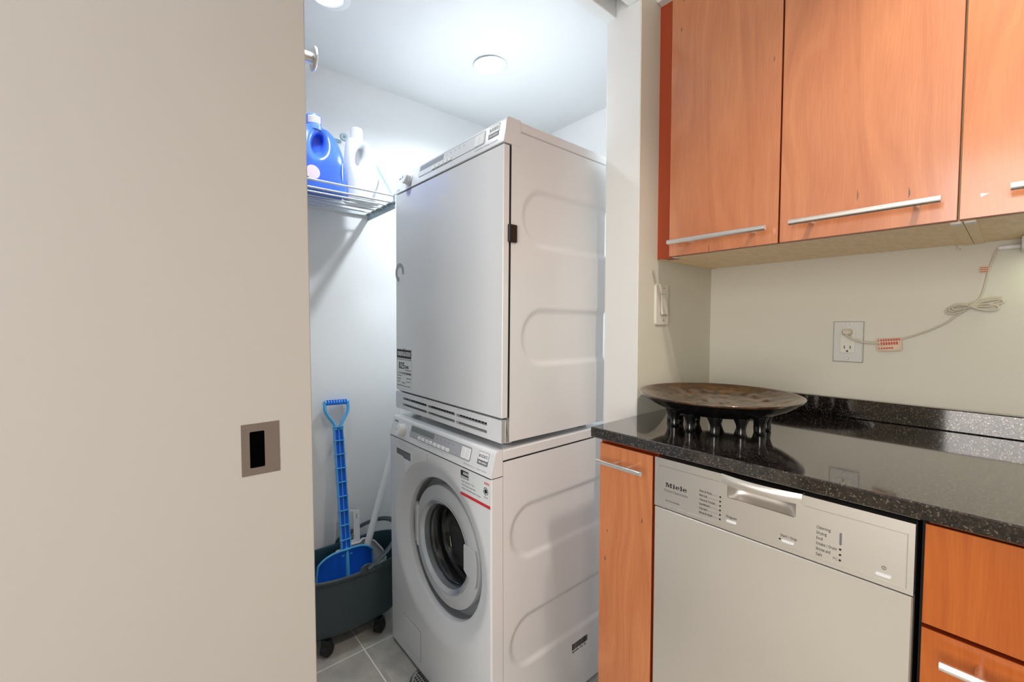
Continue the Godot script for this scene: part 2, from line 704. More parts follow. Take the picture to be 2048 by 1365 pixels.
func spot(called: String, where: Vector3, angle: float, soft: float, size: float, c: Color, energy: float) -> void:
	var l := SpotLight3D.new()
	l.name = called
	l.spot_angle = angle
	l.spot_angle_attenuation = soft
	l.spot_range = 12.0
	l.spot_attenuation = 2.0
	l.light_size = size
	l.light_color = c
	l.light_energy = energy
	l.shadow_enabled = true
	add_child(l, true)
	l.look_at_from_position(where, where + Vector3.DOWN, Vector3.RIGHT)

const CLOSET_C := 2.19     # closet ceiling
const KITCHEN_C := 2.30    # kitchen ceiling

func _ready() -> void:
	# ---- camera, sky, lights, exposure
	var cam := Camera3D.new()
	cam.name = "camera"
	cam.fov = rad_to_deg(2.0 * atan(682.5 / 858.3))
	cam.near = 0.02
	cam.position = Vector3(0, 1.183, 0)
	cam.rotation_degrees = Vector3(-2.342, -40.441, 0)
	add_child(cam)
	cam.current = true
	var we := WorldEnvironment.new()
	we.name = "environment"
	var env := Environment.new()
	env.background_mode = Environment.BG_COLOR
	env.background_color = Color(0.75, 0.78, 0.82)
	env.background_energy_multiplier = 0.3
	env.tonemap_mode = Environment.TONE_MAPPER_LINEAR
	env.tonemap_exposure = 1.0
	env.sdfgi_enabled = true
	env.ssao_enabled = true
	env.ssil_enabled = true
	we.environment = env
	add_child(we)
	var cool := Color(0.94, 0.975, 1.0)
	var warm := Color(1.0, 0.94, 0.88)
	spot("closet_lamp", Vector3(1.05, CLOSET_C - 0.02, -1.362), 76.0, 0.9, 0.045, cool, 1.45)
	spot("closet_lamp", Vector3(0.449, CLOSET_C - 0.02, -1.396), 76.0, 0.9, 0.045, cool, 0.42)
	spot("unseen_kitchen_lamp", Vector3(0.80, KITCHEN_C - 0.02, 0.02), 60.0, 1.0, 0.05, warm, 1.6)
	spot("unseen_kitchen_lamp", Vector3(0.20, KITCHEN_C - 0.02, 1.1), 60.0, 1.0, 0.05, warm, 0.8)  # out of view behind the camera, placed to light the kitchen
	area("unseen_window_light", Vector3(-1.24, 1.35, 0.20), Vector3(1, 0, 0), Vector2(1.0, 1.5), Color(1.0, 0.985, 0.97), 2.6)  # out of view, placed to light the cabinets and back wall
	area("under_cabinet_lamp", Vector3(1.49, 1.345, 0.30), Vector3(-0.15, -1, 0), Vector2(0.5, 0.03), Color(0.93, 1.0, 0.86), 0.16)
	make_materials()
	room()
	closet_lights()
	washer()
	dryer()
	upper_cabinets()
	base_cabinets()
	dishwasher()
	counter()
	bowl()
	shelf()
	jugs()
	bucket()
	shovel()
	dustpan_and_mop()
	wall_fittings()
	cord()

# ------------------------------------------------------------------ the setting
func room() -> void:
	var kp: Material = mats.kitchen_paint
	var cp: Material = mats.closet_paint
	var t := 0.12
	# kitchen: x -1.3..1.543, z -0.713..2.6; closet: x -0.75..1.66, z -1.8..-0.832
	struct("wall_back", sh_box(Vector3(1.543, 0, -0.713), Vector3(1.543 + t, KITCHEN_C, 2.72)), kp, "warm cream kitchen wall behind the counter, with outlet and cord", "wall")
	var s := new_st()
	bx(s, Vector3(-1.42, 0, -0.832), Vector3(-1.3, KITCHEN_C, -0.30))
	bx(s, Vector3(-1.42, 0, 0.70), Vector3(-1.3, KITCHEN_C, 2.72))
	bx(s, Vector3(-1.42, 0, -0.30), Vector3(-1.3, 0.6, 0.70))
	bx(s, Vector3(-1.42, 2.1, -0.30), Vector3(-1.3, KITCHEN_C, 0.70))
	struct("wall_left", s, kp, "warm cream kitchen wall holding the unseen window, facing the cabinets, out of the picture", "wall")
	struct("wall_rear", sh_box(Vector3(-1.3, 0, 2.6), Vector3(1.543, KITCHEN_C, 2.72)), kp, "cream kitchen wall behind the camera", "wall")
	var w := struct("window_1", sh_box(Vector3(-1.36, 0.6, -0.30), Vector3(-1.3, 2.1, 0.70)), mats.unseen_window_glow, "unseen bright window facing the cabinets, placed to light them and the back wall", "window")  # unseen glowing pane, lights the cabinet side of the kitchen
	obj("unseen_window_frame", sh_box(Vector3(-1.3, 0.6, 0.18), Vector3(-1.27, 2.1, 0.22)), mats.trim_paint, w)
	# the stub wall beside the opening and the wall left of it
	s = new_st()
	bx(s, Vector3(1.087, 0, -0.832), Vector3(1.78, KITCHEN_C, -0.713), 0.002)
	struct("wall_divider", s, mats.trim_paint, "short wall end between the laundry closet and the kitchen counter, with light switch", "wall")
	# its kitchen side is painted like the kitchen
	struct("wall_side", sh_box(Vector3(1.0885, 0.0, -0.7135), Vector3(1.543, KITCHEN_C, -0.7122)), kp, "cream kitchen face of the short wall holding the light switch", "wall")
	struct("wall_pocket", sh_box(Vector3(-1.3, 0, -0.832), Vector3(-0.75, KITCHEN_C, -0.79)), kp, "cream wall left of the laundry closet opening", "wall")
	struct("wall_far", sh_box(Vector3(-0.87, 0, -1.92), Vector3(1.78, KITCHEN_C, -1.8)), cp, "white laundry closet wall behind shelf and bucket", "wall")
	struct("wall_right", sh_box(Vector3(1.66, 0, -1.8), Vector3(1.78, KITCHEN_C, -0.832)), cp, "white laundry closet wall behind the machines", "wall")
	struct("wall_closet", sh_box(Vector3(-0.87, 0, -1.8), Vector3(-0.75, KITCHEN_C, -0.832)), cp, "white left wall of the laundry closet, hidden by the sliding door", "wall")
	struct("ceiling", sh_box(Vector3(-1.42, KITCHEN_C, -0.79), Vector3(1.78, KITCHEN_C + 0.1, 2.72)), mats.trim_paint, "kitchen ceiling above the counter", "ceiling")
	struct("ceiling", sh_box(Vector3(-0.87, CLOSET_C, -1.8), Vector3(1.66, CLOSET_C + 0.1, -0.8354)), mats.closet_ceiling_paint, "white ceiling of the laundry closet with round lights", "ceiling")
	# header over the opening: two boards and the track between them
	s = new_st()
	bx(s, Vector3(-1.3, 2.089, -0.8354), Vector3(1.087, KITCHEN_C + 0.05, -0.7973), 0.002)
	struct("trim_1", s, mats.trim_paint, "white header board on the closet side of the door track", "trim")
	s = new_st()
	bx(s, Vector3(-1.3, 2.0987, -0.7557), Vector3(1.087, KITCHEN_C, -0.7129), 0.002)
	struct("trim_2", s, mats.trim_paint, "white header board on the kitchen side of the door track", "trim")
	struct("trim_3", sh_box(Vector3(-1.3, 2.155, -0.7973), Vector3(1.087, 2.175, -0.7557)), mats.track_metal, "grey metal sliding door track inside the header slot", "track")
	# soffit above the wall cabinets
	struct("trim_4", sh_box(Vector3(1.160, 2.121, -0.713), Vector3(1.543, KITCHEN_C, 2.6), 0.004), mats.trim_paint, "pale soffit above the cherry wall cabinets", "soffit")
	# floor: a slab of grout, tiles set on it
	var f := struct("floor", sh_box(Vector3(-1.42, -0.1, -1.92), Vector3(1.78, -0.0025, 2.72)), mats.grout, "pale stone-look tile floor with light grout lines", "floor")
	var step := 0.305
	for i in range(-2, 4):
		for j in range(-1, 4):
			var x0 := 0.573 + step * i
			var z0 := -1.499 + step * j
			var lo := Vector3(maxf(x0 + 0.0025, -0.75), -0.01, maxf(z0 + 0.0025, -1.8))
			var hi := Vector3(minf(x0 + step - 0.0025, 1.655), 0.0, z0 + step - 0.0025)
			obj("tile", sh_box(lo, hi, 0.0012), mats.tile, f)
	struct("floor", sh_box(Vector3(-1.3, -0.01, -0.276), Vector3(1.54, 0.0, 2.6)), mats.tile, "stone-look kitchen floor in front of the cabinets", "floor")
	# sliding door
	var d := new_st()
	bx(d, Vector3(-0.70, 0.012, -0.79), Vector3(0.2105, 2.12, -0.77), 0.0015)
	var dr := struct("door_1", d, mats.door_paint, "plain beige sliding door with a metal flush pull, slid across the closet", "door")
	cut("flush_pull", [[PackedVector2Array([Vector2(0.1068, 0.9447), Vector2(0.1602, 0.9441), Vector2(0.1600, 1.0262), Vector2(0.1069, 1.0258)]), -0.772, -0.7694]], [[rr(0.1285, 0.9847, 0.0206, 0.0575, 0.002), -0.79, -0.76]], mats.pull_metal, dr)
	obj("pull_recess_shade", sh_slab(rr(0.1285, 0.9847, 0.0206, 0.0575, 0.002), -0.7716, -0.7698), mats.void, dr)  # flat black plate painted as the shade inside the pull

func closet_lights() -> void:
	for e in [[Vector3(1.05, CLOSET_C, -1.362), "round white ceiling downlight above the dryer, its rim hanging slightly loose", 0.05], [Vector3(0.449, CLOSET_C, -1.396), "round ceiling downlight at the top edge above the sliding door", 0.0]]:
		var t := thing("recessed_light", e[1], "ceiling light", e[0], 0.0, "round closet downlights")
		t.rotation.z = e[2]
		var s := new_st()
		lathe(s, [Vector2(0.044, -0.0045), Vector2(0.046, -0.009), Vector2(0.060, -0.0075), Vector2(0.0665, -0.0045), Vector2(0.0675, -0.002)].map(func(v): return Vector2(v.x, v.y)), 48)
		lathe(s, [Vector2(0.0675, -0.002), Vector2(0.062, -0.001), Vector2(0.044, -0.001)], 48)
		obj("trim_ring", s, mats.white_plastic, t)
		s = new_st()
		lathe(s, [Vector2(0.0, -0.0065), Vector2(0.03, -0.0065), Vector2(0.0445, -0.0045)], 40)
		obj("lens", s, mats.lamp_glow, t)
	for e in [[Vector3(0.80, KITCHEN_C, 0.02), "kitchen downlight above the counter edge, outside the picture"], [Vector3(0.20, KITCHEN_C, 1.1), "unseen kitchen downlight behind the camera, placed to light the kitchen"]]:
		var t := thing("recessed_light", e[1], "ceiling light", e[0])
		var s := new_st()
		lathe(s, [Vector2(0.055, -0.0045), Vector2(0.057, -0.009), Vector2(0.072, -0.0075), Vector2(0.078, -0.002)], 40)
		obj("trim_ring", s, mats.white_plastic, t)
		s = new_st()
		lathe(s, [Vector2(0.0, -0.0065), Vector2(0.055, -0.0045)], 32)
		obj("lens", s, mats.lamp_glow_warm, t)
	# a short metal tube with a flange, seen past the door edge
	var r := thing("closet_rod", "short brushed metal rod with round end flange beside the sliding door's top", "rod", Vector3(0.4215, 2.009, -1.45))
	var s2 := new_st()
	tube(s2, [Vector3(-1.172, 0, 0), Vector3(-0.6, 0, 0), Vector3(-0.006, 0, 0)], 0.016, 20)
	obj("tube", s2, mats.brushed_nickel, r)
	s2 = new_st()
	lathe(s2, [Vector2(0, -0.006), Vector2(0.03, -0.006), Vector2(0.036, -0.003), Vector2(0.0365, 0.001), Vector2(0.035, 0.003), Vector2(0, 0.003)], 36, Transform3D(Basis(Vector3(0, 0, 1), -PI / 2), Vector3.ZERO))
	obj("flange", s2, mats.brushed_nickel, r)

# ------------------------------------------------------------------ machines
func side_xf(w: float) -> Transform3D:      # polygons drawn in (z, y), raised towards -x from x = w
	return Transform3D(Basis(Vector3(0, 0, 1), Vector3(0, 1, 0), Vector3(-1, 0, 0)), Vector3(w, 0, 0))

# the side sheet of a machine with pressed racetrack recesses; local x = w faces the camera
func pressed_side(w: float, z_front: float, z_back: float, y0: float, y1: float, ovals: Array, left: float) -> SurfaceTool:
	var s := new_st()
	var P := []
	var nz := 84
	var ny := 150
	for i in ny + 1:
		var row := []
		var y := lerpf(y0, y1, float(i) / ny)
		for j in nz + 1:
			var z := lerpf(z_front, z_back, float(j) / nz)
			var d := 0.0
			for o in ovals:
				var cy: float = (o[0] + o[1]) / 2.0
				var hh: float = (o[1] - o[0]) / 2.0
				var dx := maxf(0.0, z - (left - hh))      # left end is a half circle
				var q := Vector2(dx, y - cy).length()
				d = maxf(d, 1.0 - smoothstep(hh - 0.017, hh, q))
			row.append(Vector3(w - 0.0065 * d, y, z))
		P.append(row)
	grid(s, P, false, false)
	return s

func washer() -> void:
	var w := 0.608
	var t := thing("washing_machine", "white front-loading washing machine with round glass door, under the dryer", "washing machine", Vector3(0.673, 0, -1.482), -PI / 2)
	var en: Material = mats.enamel
	var s := pressed_side(w, -0.0405, -0.468, 0.014, 0.8135, [[0.517, 0.682], [0.205, 0.362]], -0.062)
	obj("side_panel", s, en, t)
	obj("side_panel", sh_box(Vector3(0, 0.014, -0.468), Vector3(0.004, 0.8135, -0.0405)), en, t)
	obj("back_panel", sh_box(Vector3(0.002, 0.014, -0.472), Vector3(w - 0.007, 0.8135, -0.466)), en, t)
	obj("top_panel", sh_box(Vector3(0, 0.8155, -0.472), Vector3(w, 0.8452, -0.0405), 0.003), en, t)
	# front sheet: flat field with a dished ring round the door, sides folded back
	s = new_st()
	var c := Vector2(0.317, 0.472)
	var n := 128
	var hw0 := 0.0
	var y0 := 0.0125
	var y1 := 0.7745
	var rad := [0.283, 0.276, 0.268, 0.258, 0.247, 0.236, 0.226, 0.219, 0.2165, 0.216]
	var dep := [0.0, -0.0006, -0.0022, -0.0062, -0.0112, -0.0160, -0.0202, -0.0232, -0.026, -0.042]
	var rows := []
	var outer := []
	for i in n:
		var a := TAU * (i + 0.5) / n
		var dv := Vector2(cos(a), sin(a))
		var k := 1e9
		if dv.x > 1e-6: k = minf(k, (w - 0.004 - c.x) / dv.x)
		if dv.x < -1e-6: k = minf(k, (hw0 + 0.004 - c.x) / dv.x)
		if dv.y > 1e-6: k = minf(k, (y1 - c.y) / dv.y)
		if dv.y < -1e-6: k = minf(k, (y0 - c.y) / dv.y)
		outer.append(c + dv * k)
	for corner in [Vector2(w - 0.004, y1), Vector2(0.004, y1), Vector2(0.004, y0), Vector2(w - 0.004, y0)]:
		var best := 0
		for i in n:
			if (outer[i] as Vector2).distance_to(corner) < (outer[best] as Vector2).distance_to(corner):
				best = i
		outer[best] = corner
	for r in rad.size():
		var row := []
		for i in n:
			var a := TAU * (i + 0.5) / n
			row.append(Vector3(c.x + rad[r] * cos(a), c.y + rad[r] * sin(a), dep[r]))
		rows.append(row)
	grid(s, rows, true, true)
	for i in n:
		var j := (i + 1) % n
		face(s, [Vector3(outer[i].x, outer[i].y, 0), Vector3(outer[j].x, outer[j].y, 0), rows[0][j], rows[0][i]], Vector3(c.x, c.y, -1))
	for e in [[hw0, 0.004], [w, w - 0.004]]:
		face(s, [Vector3(e[1], y0, 0), Vector3(e[1], y1, 0), Vector3(e[0], y1, -0.004), Vector3(e[0], y0, -0.004)], Vector3(w / 2, 0.4, -0.3))
		face(s, [Vector3(e[0], y0, -0.004), Vector3(e[0], y1, -0.004), Vector3(e[0], y1, -0.0397), Vector3(e[0], y0, -0.0397)], Vector3(w / 2, 0.4, -0.02))
	face(s, [Vector3(0, y0, 0), Vector3(w, y0, 0), Vector3(w, y0, -0.04), Vector3(0, y0, -0.04)], Vector3(w / 2, 0.4, -0.02))
	obj("front_panel", s, en, t)
	obj("plinth", sh_box(Vector3(0.02, 0.0125, -0.46), Vector3(w - 0.02, 0.03, -0.03)), mats.dark_gap, t)
	for x in [0.05, w - 0.05]:
		for z in [-0.06, -0.42]:
			s = new_st()
			lathe(s, [Vector2(0, 0), Vector2(0.018, 0), Vector2(0.018, 0.008), Vector2(0.009, 0.009), Vector2(0.009, 0.016)], 16, at(x, 0, z))
			obj("foot", s, mats.rubber, t)
	# detergent drawer front with a grip slot, its lower edge follows the dish
	var dp := PackedVector2Array([Vector2(0.273, 0.7655), Vector2(0.032, 0.7655), Vector2(0.036, 0.706), Vector2(0.135, 0.669)])
	for k in 9:
		var a := lerpf(deg_to_rad(131.0), deg_to_rad(99.5), k / 8.0)
		dp.append(c + 0.272 * Vector2(cos(a), sin(a)))
	dp.append(Vector2(0.272, 0.742))
	dp.reverse()
	var dpb := inset(dp, -0.0024)
	obj("drawer_gap", sh_slab(dpb, -0.002, 0.0003), mats.print_grey, t)
	var dd := cut("detergent_drawer", [[dp, -0.03, 0.0013]], [[PackedVector2Array([Vector2(0.056, 0.7405), Vector2(0.056, 0.719), Vector2(0.104, 0.719), Vector2(0.112, 0.713), Vector2(0.163, 0.713), Vector2(0.163, 0.7405)]), -0.022, 0.01]], en, t)
	obj("grip_slot", sh_box(Vector3(0.05, 0.708, -0.024), Vector3(0.168, 0.745, -0.0205)), mats.light_grey_plastic, dd)
	# filter flap, bottom left
	obj("flap_gap", sh_slab(rr(0.1575, 0.0975, 0.1272, 0.1072, 0.004), -0.002, 0.0003), mats.print_grey, t)
	obj("filter_flap", sh_slab(rr(0.1575, 0.0975, 0.1235, 0.1035, 0.003), -0.002, 0.0014, 0.0008), en, t)
	# control panel, leaning back
	var prof := PackedVector2Array([Vector2(-0.0397, 0.7765), Vector2(-0.001, 0.7765), Vector2(0.0, 0.7775), Vector2(-0.0155, 0.8375), Vector2(-0.0172, 0.8415), Vector2(-0.0205, 0.8445), Vector2(-0.025, 0.8456), Vector2(-0.0397, 0.8456)])
	var cp := obj("control_panel", sh_slab(prof, 0.0, w, 0.0, side_xf(w)), en, t)
	panel_parts(cp, Transform3D(Basis(Vector3(1, 0, 0), -atan(0.0155 / 0.060)), Vector3(0, 0.7775, 0.0003)), w, 8, 0.0, false)
	# sticker, upper right
	var st := obj("sticker", sh_slab(rr(0.536, 0.7328, 0.139, 0.0715, 0.001), 0.0, 0.0006), mats.label_white, t)
	obj("stripe", sh_slab(rr(0.536, 0.6995, 0.139, 0.0085, 0.001), 0.0004, 0.0009), mats.print_red, st)
	obj("brand_box", sh_slab(rr(0.487, 0.7600, 0.0385, 0.0145, 0.001), 0.0004, 0.0009), mats.print_black, st)
	text("lettering", "ASKO", 0.0075, mats.print_white, st, at(0.4795, 0.7600, 0.0011))
	obj("warranty_bar", sh_slab(rr(0.487, 0.7488, 0.0385, 0.0078, 0.001), 0.0004, 0.0009), mats.print_grey, st)
	text("lettering", "LIFETIME WARRANTY", 0.0036, mats.print_white, st, at(0.470, 0.7488, 0.0011), true, false, 0.034)
	text("lettering", "ASKO", 0.0066, mats.print_red, st, at(0.579, 0.7600, 0.0008), true, false, 0.022)
	text("lettering", "Large capacity / 17 lbs", 0.0040, mats.print_grey, st, at(0.471, 0.7365, 0.0008), false, false, 0.062)
	text("lettering", "Professional construction", 0.0040, mats.print_grey, st, at(0.471, 0.7265, 0.0008), false, false, 0.068)
	text("lettering", "Unique combination washer & dryer", 0.0040, mats.print_grey, st, at(0.471, 0.7165, 0.0008), false, false, 0.092)
	s = new_st()
	arc_ring(s, Vector2(0.586, 0.7385), 0.0105, 0.0085, deg_to_rad(-60), deg_to_rad(150), 0.0004, 0.0009)
	arc_ring(s, Vector2(0.586, 0.7385), 0.0105, 0.0085, deg_to_rad(170), deg_to_rad(280), 0.0004, 0.0009)
	slab(s, disc(0.586, 0.7385, 0.0062, 16), 0.0004, 0.0009)
	obj("emblem", s, mats.print_black, st)
	text("lettering", "Recycle", 0.0034, mats.print_grey, st, at(0.578, 0.7225, 0.0008), false, false, 0.017)
	# the door
	var zr := Transform3D(Basis(Vector3(1, 0, 0), PI / 2), Vector3(c.x, c.y, 0))       # lathe axis y -> outwards z
	s = new_st()
	lathe(s, [Vector2(0.1465, -0.062), Vector2(0.1465, -0.030), Vector2(0.149, -0.0285), Vector2(0.184, -0.034), Vector2(0.1885, -0.0365), Vector2(0.1895, -0.04), Vector2(0.1895, -0.062)].map(func(v): return v), 96, zr)
	# profile runs inside-out; reversed for outward faces
	var door := obj("door", flip_lathe([Vector2(0.1895, -0.062), Vector2(0.1895, -0.040), Vector2(0.1885, -0.0365), Vector2(0.184, -0.034), Vector2(0.149, -0.0285), Vector2(0.1465, -0.030), Vector2(0.1465, -0.062)], 96, zr), mats.light_grey_plastic, t)
	obj("chrome_ring", flip_lathe([Vector2(0.1464, -0.029), Vector2(0.144, -0.0275), Vector2(0.1305, -0.036), Vector2(0.129, -0.045), Vector2(0.129, -0.07)], 96, zr), mats.silver_ring, door)
	obj("porthole", flip_lathe([Vector2(0.129, -0.050), Vector2(0.119, -0.058), Vector2(0.112, -0.085), Vector2(0.104, -0.115), Vector2(0.085, -0.128), Vector2(0.0, -0.134)], 64, zr), mats.porthole_glass, door)
	obj("glass_rim", flip_lathe([Vector2(0.1285, -0.0525), Vector2(0.1225, -0.0515), Vector2(0.121, -0.058)], 64, zr), mats.drum_steel, door)
	# recess wall behind the gap, rubber seal, drum with holes
	obj("door_well", flip_lathe([Vector2(0.216, -0.041), Vector2(0.2155, -0.068), Vector2(0.150, -0.068)], 96, zr), mats.grey_plastic, t)
	obj("door_seal", flip_lathe([Vector2(0.150, -0.068), Vector2(0.138, -0.071), Vector2(0.136, -0.082), Vector2(0.142, -0.090), Vector2(0.131, -0.098), Vector2(0.137, -0.108), Vector2(0.128, -0.116), Vector2(0.140, -0.135)], 64, zr), mats.door_seal, t)
	var drum := obj("drum", flip_lathe([Vector2(0.140, -0.135), Vector2(0.205, -0.150), Vector2(0.225, -0.17), Vector2(0.225, -0.40), Vector2(0.21, -0.425), Vector2(0.0, -0.435)], 64, zr), mats.drum_steel, t)
	for k in 3:
		var a := TAU * k / 3.0 + 0.65
		s = new_st()
		var bz := Transform3D(Basis(Vector3(0, 0, 1), a), Vector3(c.x, c.y, 0))
		slab(s, PackedVector2Array([Vector2(0.165, -0.012), Vector2(0.228, -0.035), Vector2(0.228, 0.035), Vector2(0.165, 0.012)]), -0.40, -0.175, 0.01, bz)
		obj("paddle", s, mats.drum_blue if k == 0 else mats.drum_steel, drum)
	s = new_st()
	for ring in 11:
		for k in 40:
			var a := TAU * (k + 0.5 * (ring % 2)) / 40.0
			var z := -0.185 - ring * 0.02
			var p := Vector3(c.x + 0.2245 * cos(a), c.y + 0.2245 * sin(a), z)
			var e := Vector3(-sin(a), cos(a), 0) * 0.0026
			var f := Vector3(0, 0, 0.0026)
			face(s, [p - e - f, p + e - f, p + e + f, p - e + f], Vector3(c.x + cos(a), c.y + sin(a), z))
	for ring in 5:
		for k in 8 + ring * 6:
			var a := TAU * k / (8 + ring * 6)
			var rr0 := 0.04 + ring * 0.032
			var p := Vector3(c.x + rr0 * cos(a), c.y + rr0 * sin(a), -0.431 + ring * 0.0007)
			face(s, [p + Vector3(-0.003, -0.003, 0), p + Vector3(0.003, -0.003, 0), p + Vector3(0.003, 0.003, 0), p + Vector3(-0.003, 0.003, 0)], Vector3(c.x, c.y, -1))
	obj("drum_hole", s, mats.black, drum).set_meta("kind", "stuff")
	# door handle flap on the right, hinge on the left
	var fl := PackedVector2Array()
	for k in 13:
		var a := lerpf(deg_to_rad(-17), deg_to_rad(17), k / 12.0)
		fl.append(c + 0.1872 * Vector2(cos(a), sin(a)))
	fl.append(Vector2(0.441, 0.528))
	fl.append(Vector2(0.4385, 0.525))
	fl.append(Vector2(0.4385, 0.4515))
	fl.append(Vector2(0.441, 0.448))
	obj("door_handle", sh_slab(fl, -0.036, -0.0265, 0.0012), mats.light_grey_plastic, door)
	obj("hinge", sh_box(Vector3(0.1375, 0.405, -0.05), Vector3(0.154, 0.552, -0.030), 0.004), mats.white_plastic, t)
	obj("hinge_cover", sh_box(Vector3(0.1065, 0.405, -0.055), Vector3(0.137, 0.552, -0.040), 0.003), mats.light_grey_plastic, t)
	# bar code on the side sheet
	s = new_st()
	var rng := RandomNumberGenerator.new()
	rng.seed = 4
	var z := -0.0 - (0.993 - 0.673)
	var zend := -(1.0655 - 0.673)
	while z > zend:
		var wd := rng.randf_range(0.0007, 0.0022)
		bx(s, Vector3(w - 0.006, 0.1525 , z - wd), Vector3(w + 0.0004, 0.1725, z))
		z -= wd + rng.randf_range(0.0006, 0.0014)
	obj("barcode", s, mats.print_black, t)
	text("lettering", "461475  730  55", 0.0055, mats.print_black, t, Transform3D(Basis(Vector3(0, 0, -1), Vector3(0, 1, 0), Vector3(1, 0, 0)), Vector3(w + 0.0003, 0.1455, -0.321)), true, false, 0.065)

func flip_lathe(prof: Array, seg: int, xf: Transform3D) -> SurfaceTool:
	var s := new_st()
	lathe(s, prof, seg, xf)
	return s

func arc_ring(s: SurfaceTool, c: Vector2, ro: float, ri: float, a0: float, a1: float, z0: float, z1: float) -> void:
	var n := 14
	for i in n:
		var a := lerpf(a0, a1, float(i) / n)
		var b := lerpf(a0, a1, float(i + 1) / n)
		slab(s, PackedVector2Array([c + ri * Vector2(cos(a), sin(a)), c + ro * Vector2(cos(a), sin(a)), c + ro * Vector2(cos(b), sin(b)), c + ri * Vector2(cos(b), sin(b))]), z0, z1)

# knob, display, keys, badge and small print on a leaning control panel; B maps (x, up the slope, out)
func panel_parts(cp: Node, B: Transform3D, w: float, keys: int, shift: float, is_dryer: bool) -> void:
	var s := new_st()
	var kx := 0.0925 + shift + (0.012 if is_dryer else 0.0)
	lathe(s, [Vector2(0.0225, 0.0), Vector2(0.0225, 0.003), Vector2(0.0205, 0.004), Vector2(0.0205, 0.019), Vector2(0.0185, 0.0225), Vector2(0, 0.0235)], 40, B * Transform3D(Basis(Vector3(1, 0, 0), PI / 2), Vector3(kx, 0.031, 0)))
	obj("knob", s, mats.white_gloss, cp)
	text("lettering", "2", 0.0085, mats.print_grey, cp, B * at(kx - 0.006, 0.032, 0.0236), true, false, 0.0, false)
	var x0 := 0.146 + shift + (0.028 if is_dryer else 0.0)
	var x1 := 0.503 + shift + (0.040 if is_dryer else 0.0)
	var xm := (x0 + x1) / 2
	obj("display_surround", sh_slab(rr(xm, 0.039, x1 - x0 + 0.003, 0.0385, 0.006), -0.001, 0.0003, 0.0, B), mats.print_grey, cp)
	obj("display_window", sh_slab(rr(xm, 0.0388, x1 - x0, 0.036, 0.005), -0.001, 0.0007, 0.0003, B), mats.enamel if is_dryer else mats.panel_grey, cp)
	var lw := 0.150
	obj("display", sh_slab(rr(x0 + 0.004 + lw / 2, 0.0475, lw, 0.0165, 0.002), 0.0, 0.0010, 0.0002, B), mats.grey_plastic if is_dryer else mats.lcd, cp)
	for k in keys:
		var bxx := x0 + 0.060 + k * 0.0245 + (0.03 if is_dryer else 0.0)
		obj("button", sh_slab(rr(bxx + 0.009, 0.0265, 0.018, 0.0105, 0.0015), 0.0, 0.0034, 0.001, B), mats.white_gloss, cp)
	for k in 2:
		obj("start_button", sh_slab(rr(x1 - 0.0345 + k * 0.0222, 0.038, 0.0208, 0.0315, 0.003), 0.0, 0.0024, 0.0008, B), mats.white_gloss, cp)
	for k in 5:
		obj("symbol", sh_slab(rr(x0 + 0.172 + k * 0.0235, 0.0475, 0.0055, 0.0055, 0.0015), 0.0003, 0.0009, 0.0, B), mats.print_light if is_dryer else mats.grey_plastic, cp)
	var gx := w - 0.0475
	obj("badge_border", sh_slab(rr(gx, 0.0415, 0.0465, 0.0345, 0.003), -0.001, 0.0003, 0.0, B), mats.print_grey, cp)
	obj("badge", sh_slab(rr(gx, 0.0475, 0.0440, 0.0205, 0.0025), 0.0, 0.0006, 0.0, B), mats.print_white, cp)
	text("lettering", "ASKO", 0.0085, mats.print_grey, cp, B * at(gx - 0.0105, 0.0475, 0.0008), true, false, 0.029)
	obj("emblem", sh_slab(rr(gx - 0.0158, 0.0475, 0.0055, 0.0085, 0.002), 0.0, 0.0008, 0.0, B), mats.print_grey, cp)
	text("lettering", "PRO SERIES", 0.0040, mats.print_white, cp, B * at(gx - 0.018, 0.0305, 0.0005), true, false, 0.036)
	text("lettering", "ASKO", 0.0058, mats.print_grey, cp, B * at(0.016, 0.053, 0.0001), true, false, 0.03)
	text("lettering", "CONDENSER DRYER  6 KG DRY" if is_dryer else "WCAM1812  1800 RPM", 0.0034, mats.print_light, cp, B * at(w - 0.13, 0.0105, 0.0001), false, false, 0.105)
	if is_dryer:
		text("lettering", "sensi", 0.005, mats.print_light, cp, B * at(0.016, 0.010, 0.0001), false, false, 0.02)

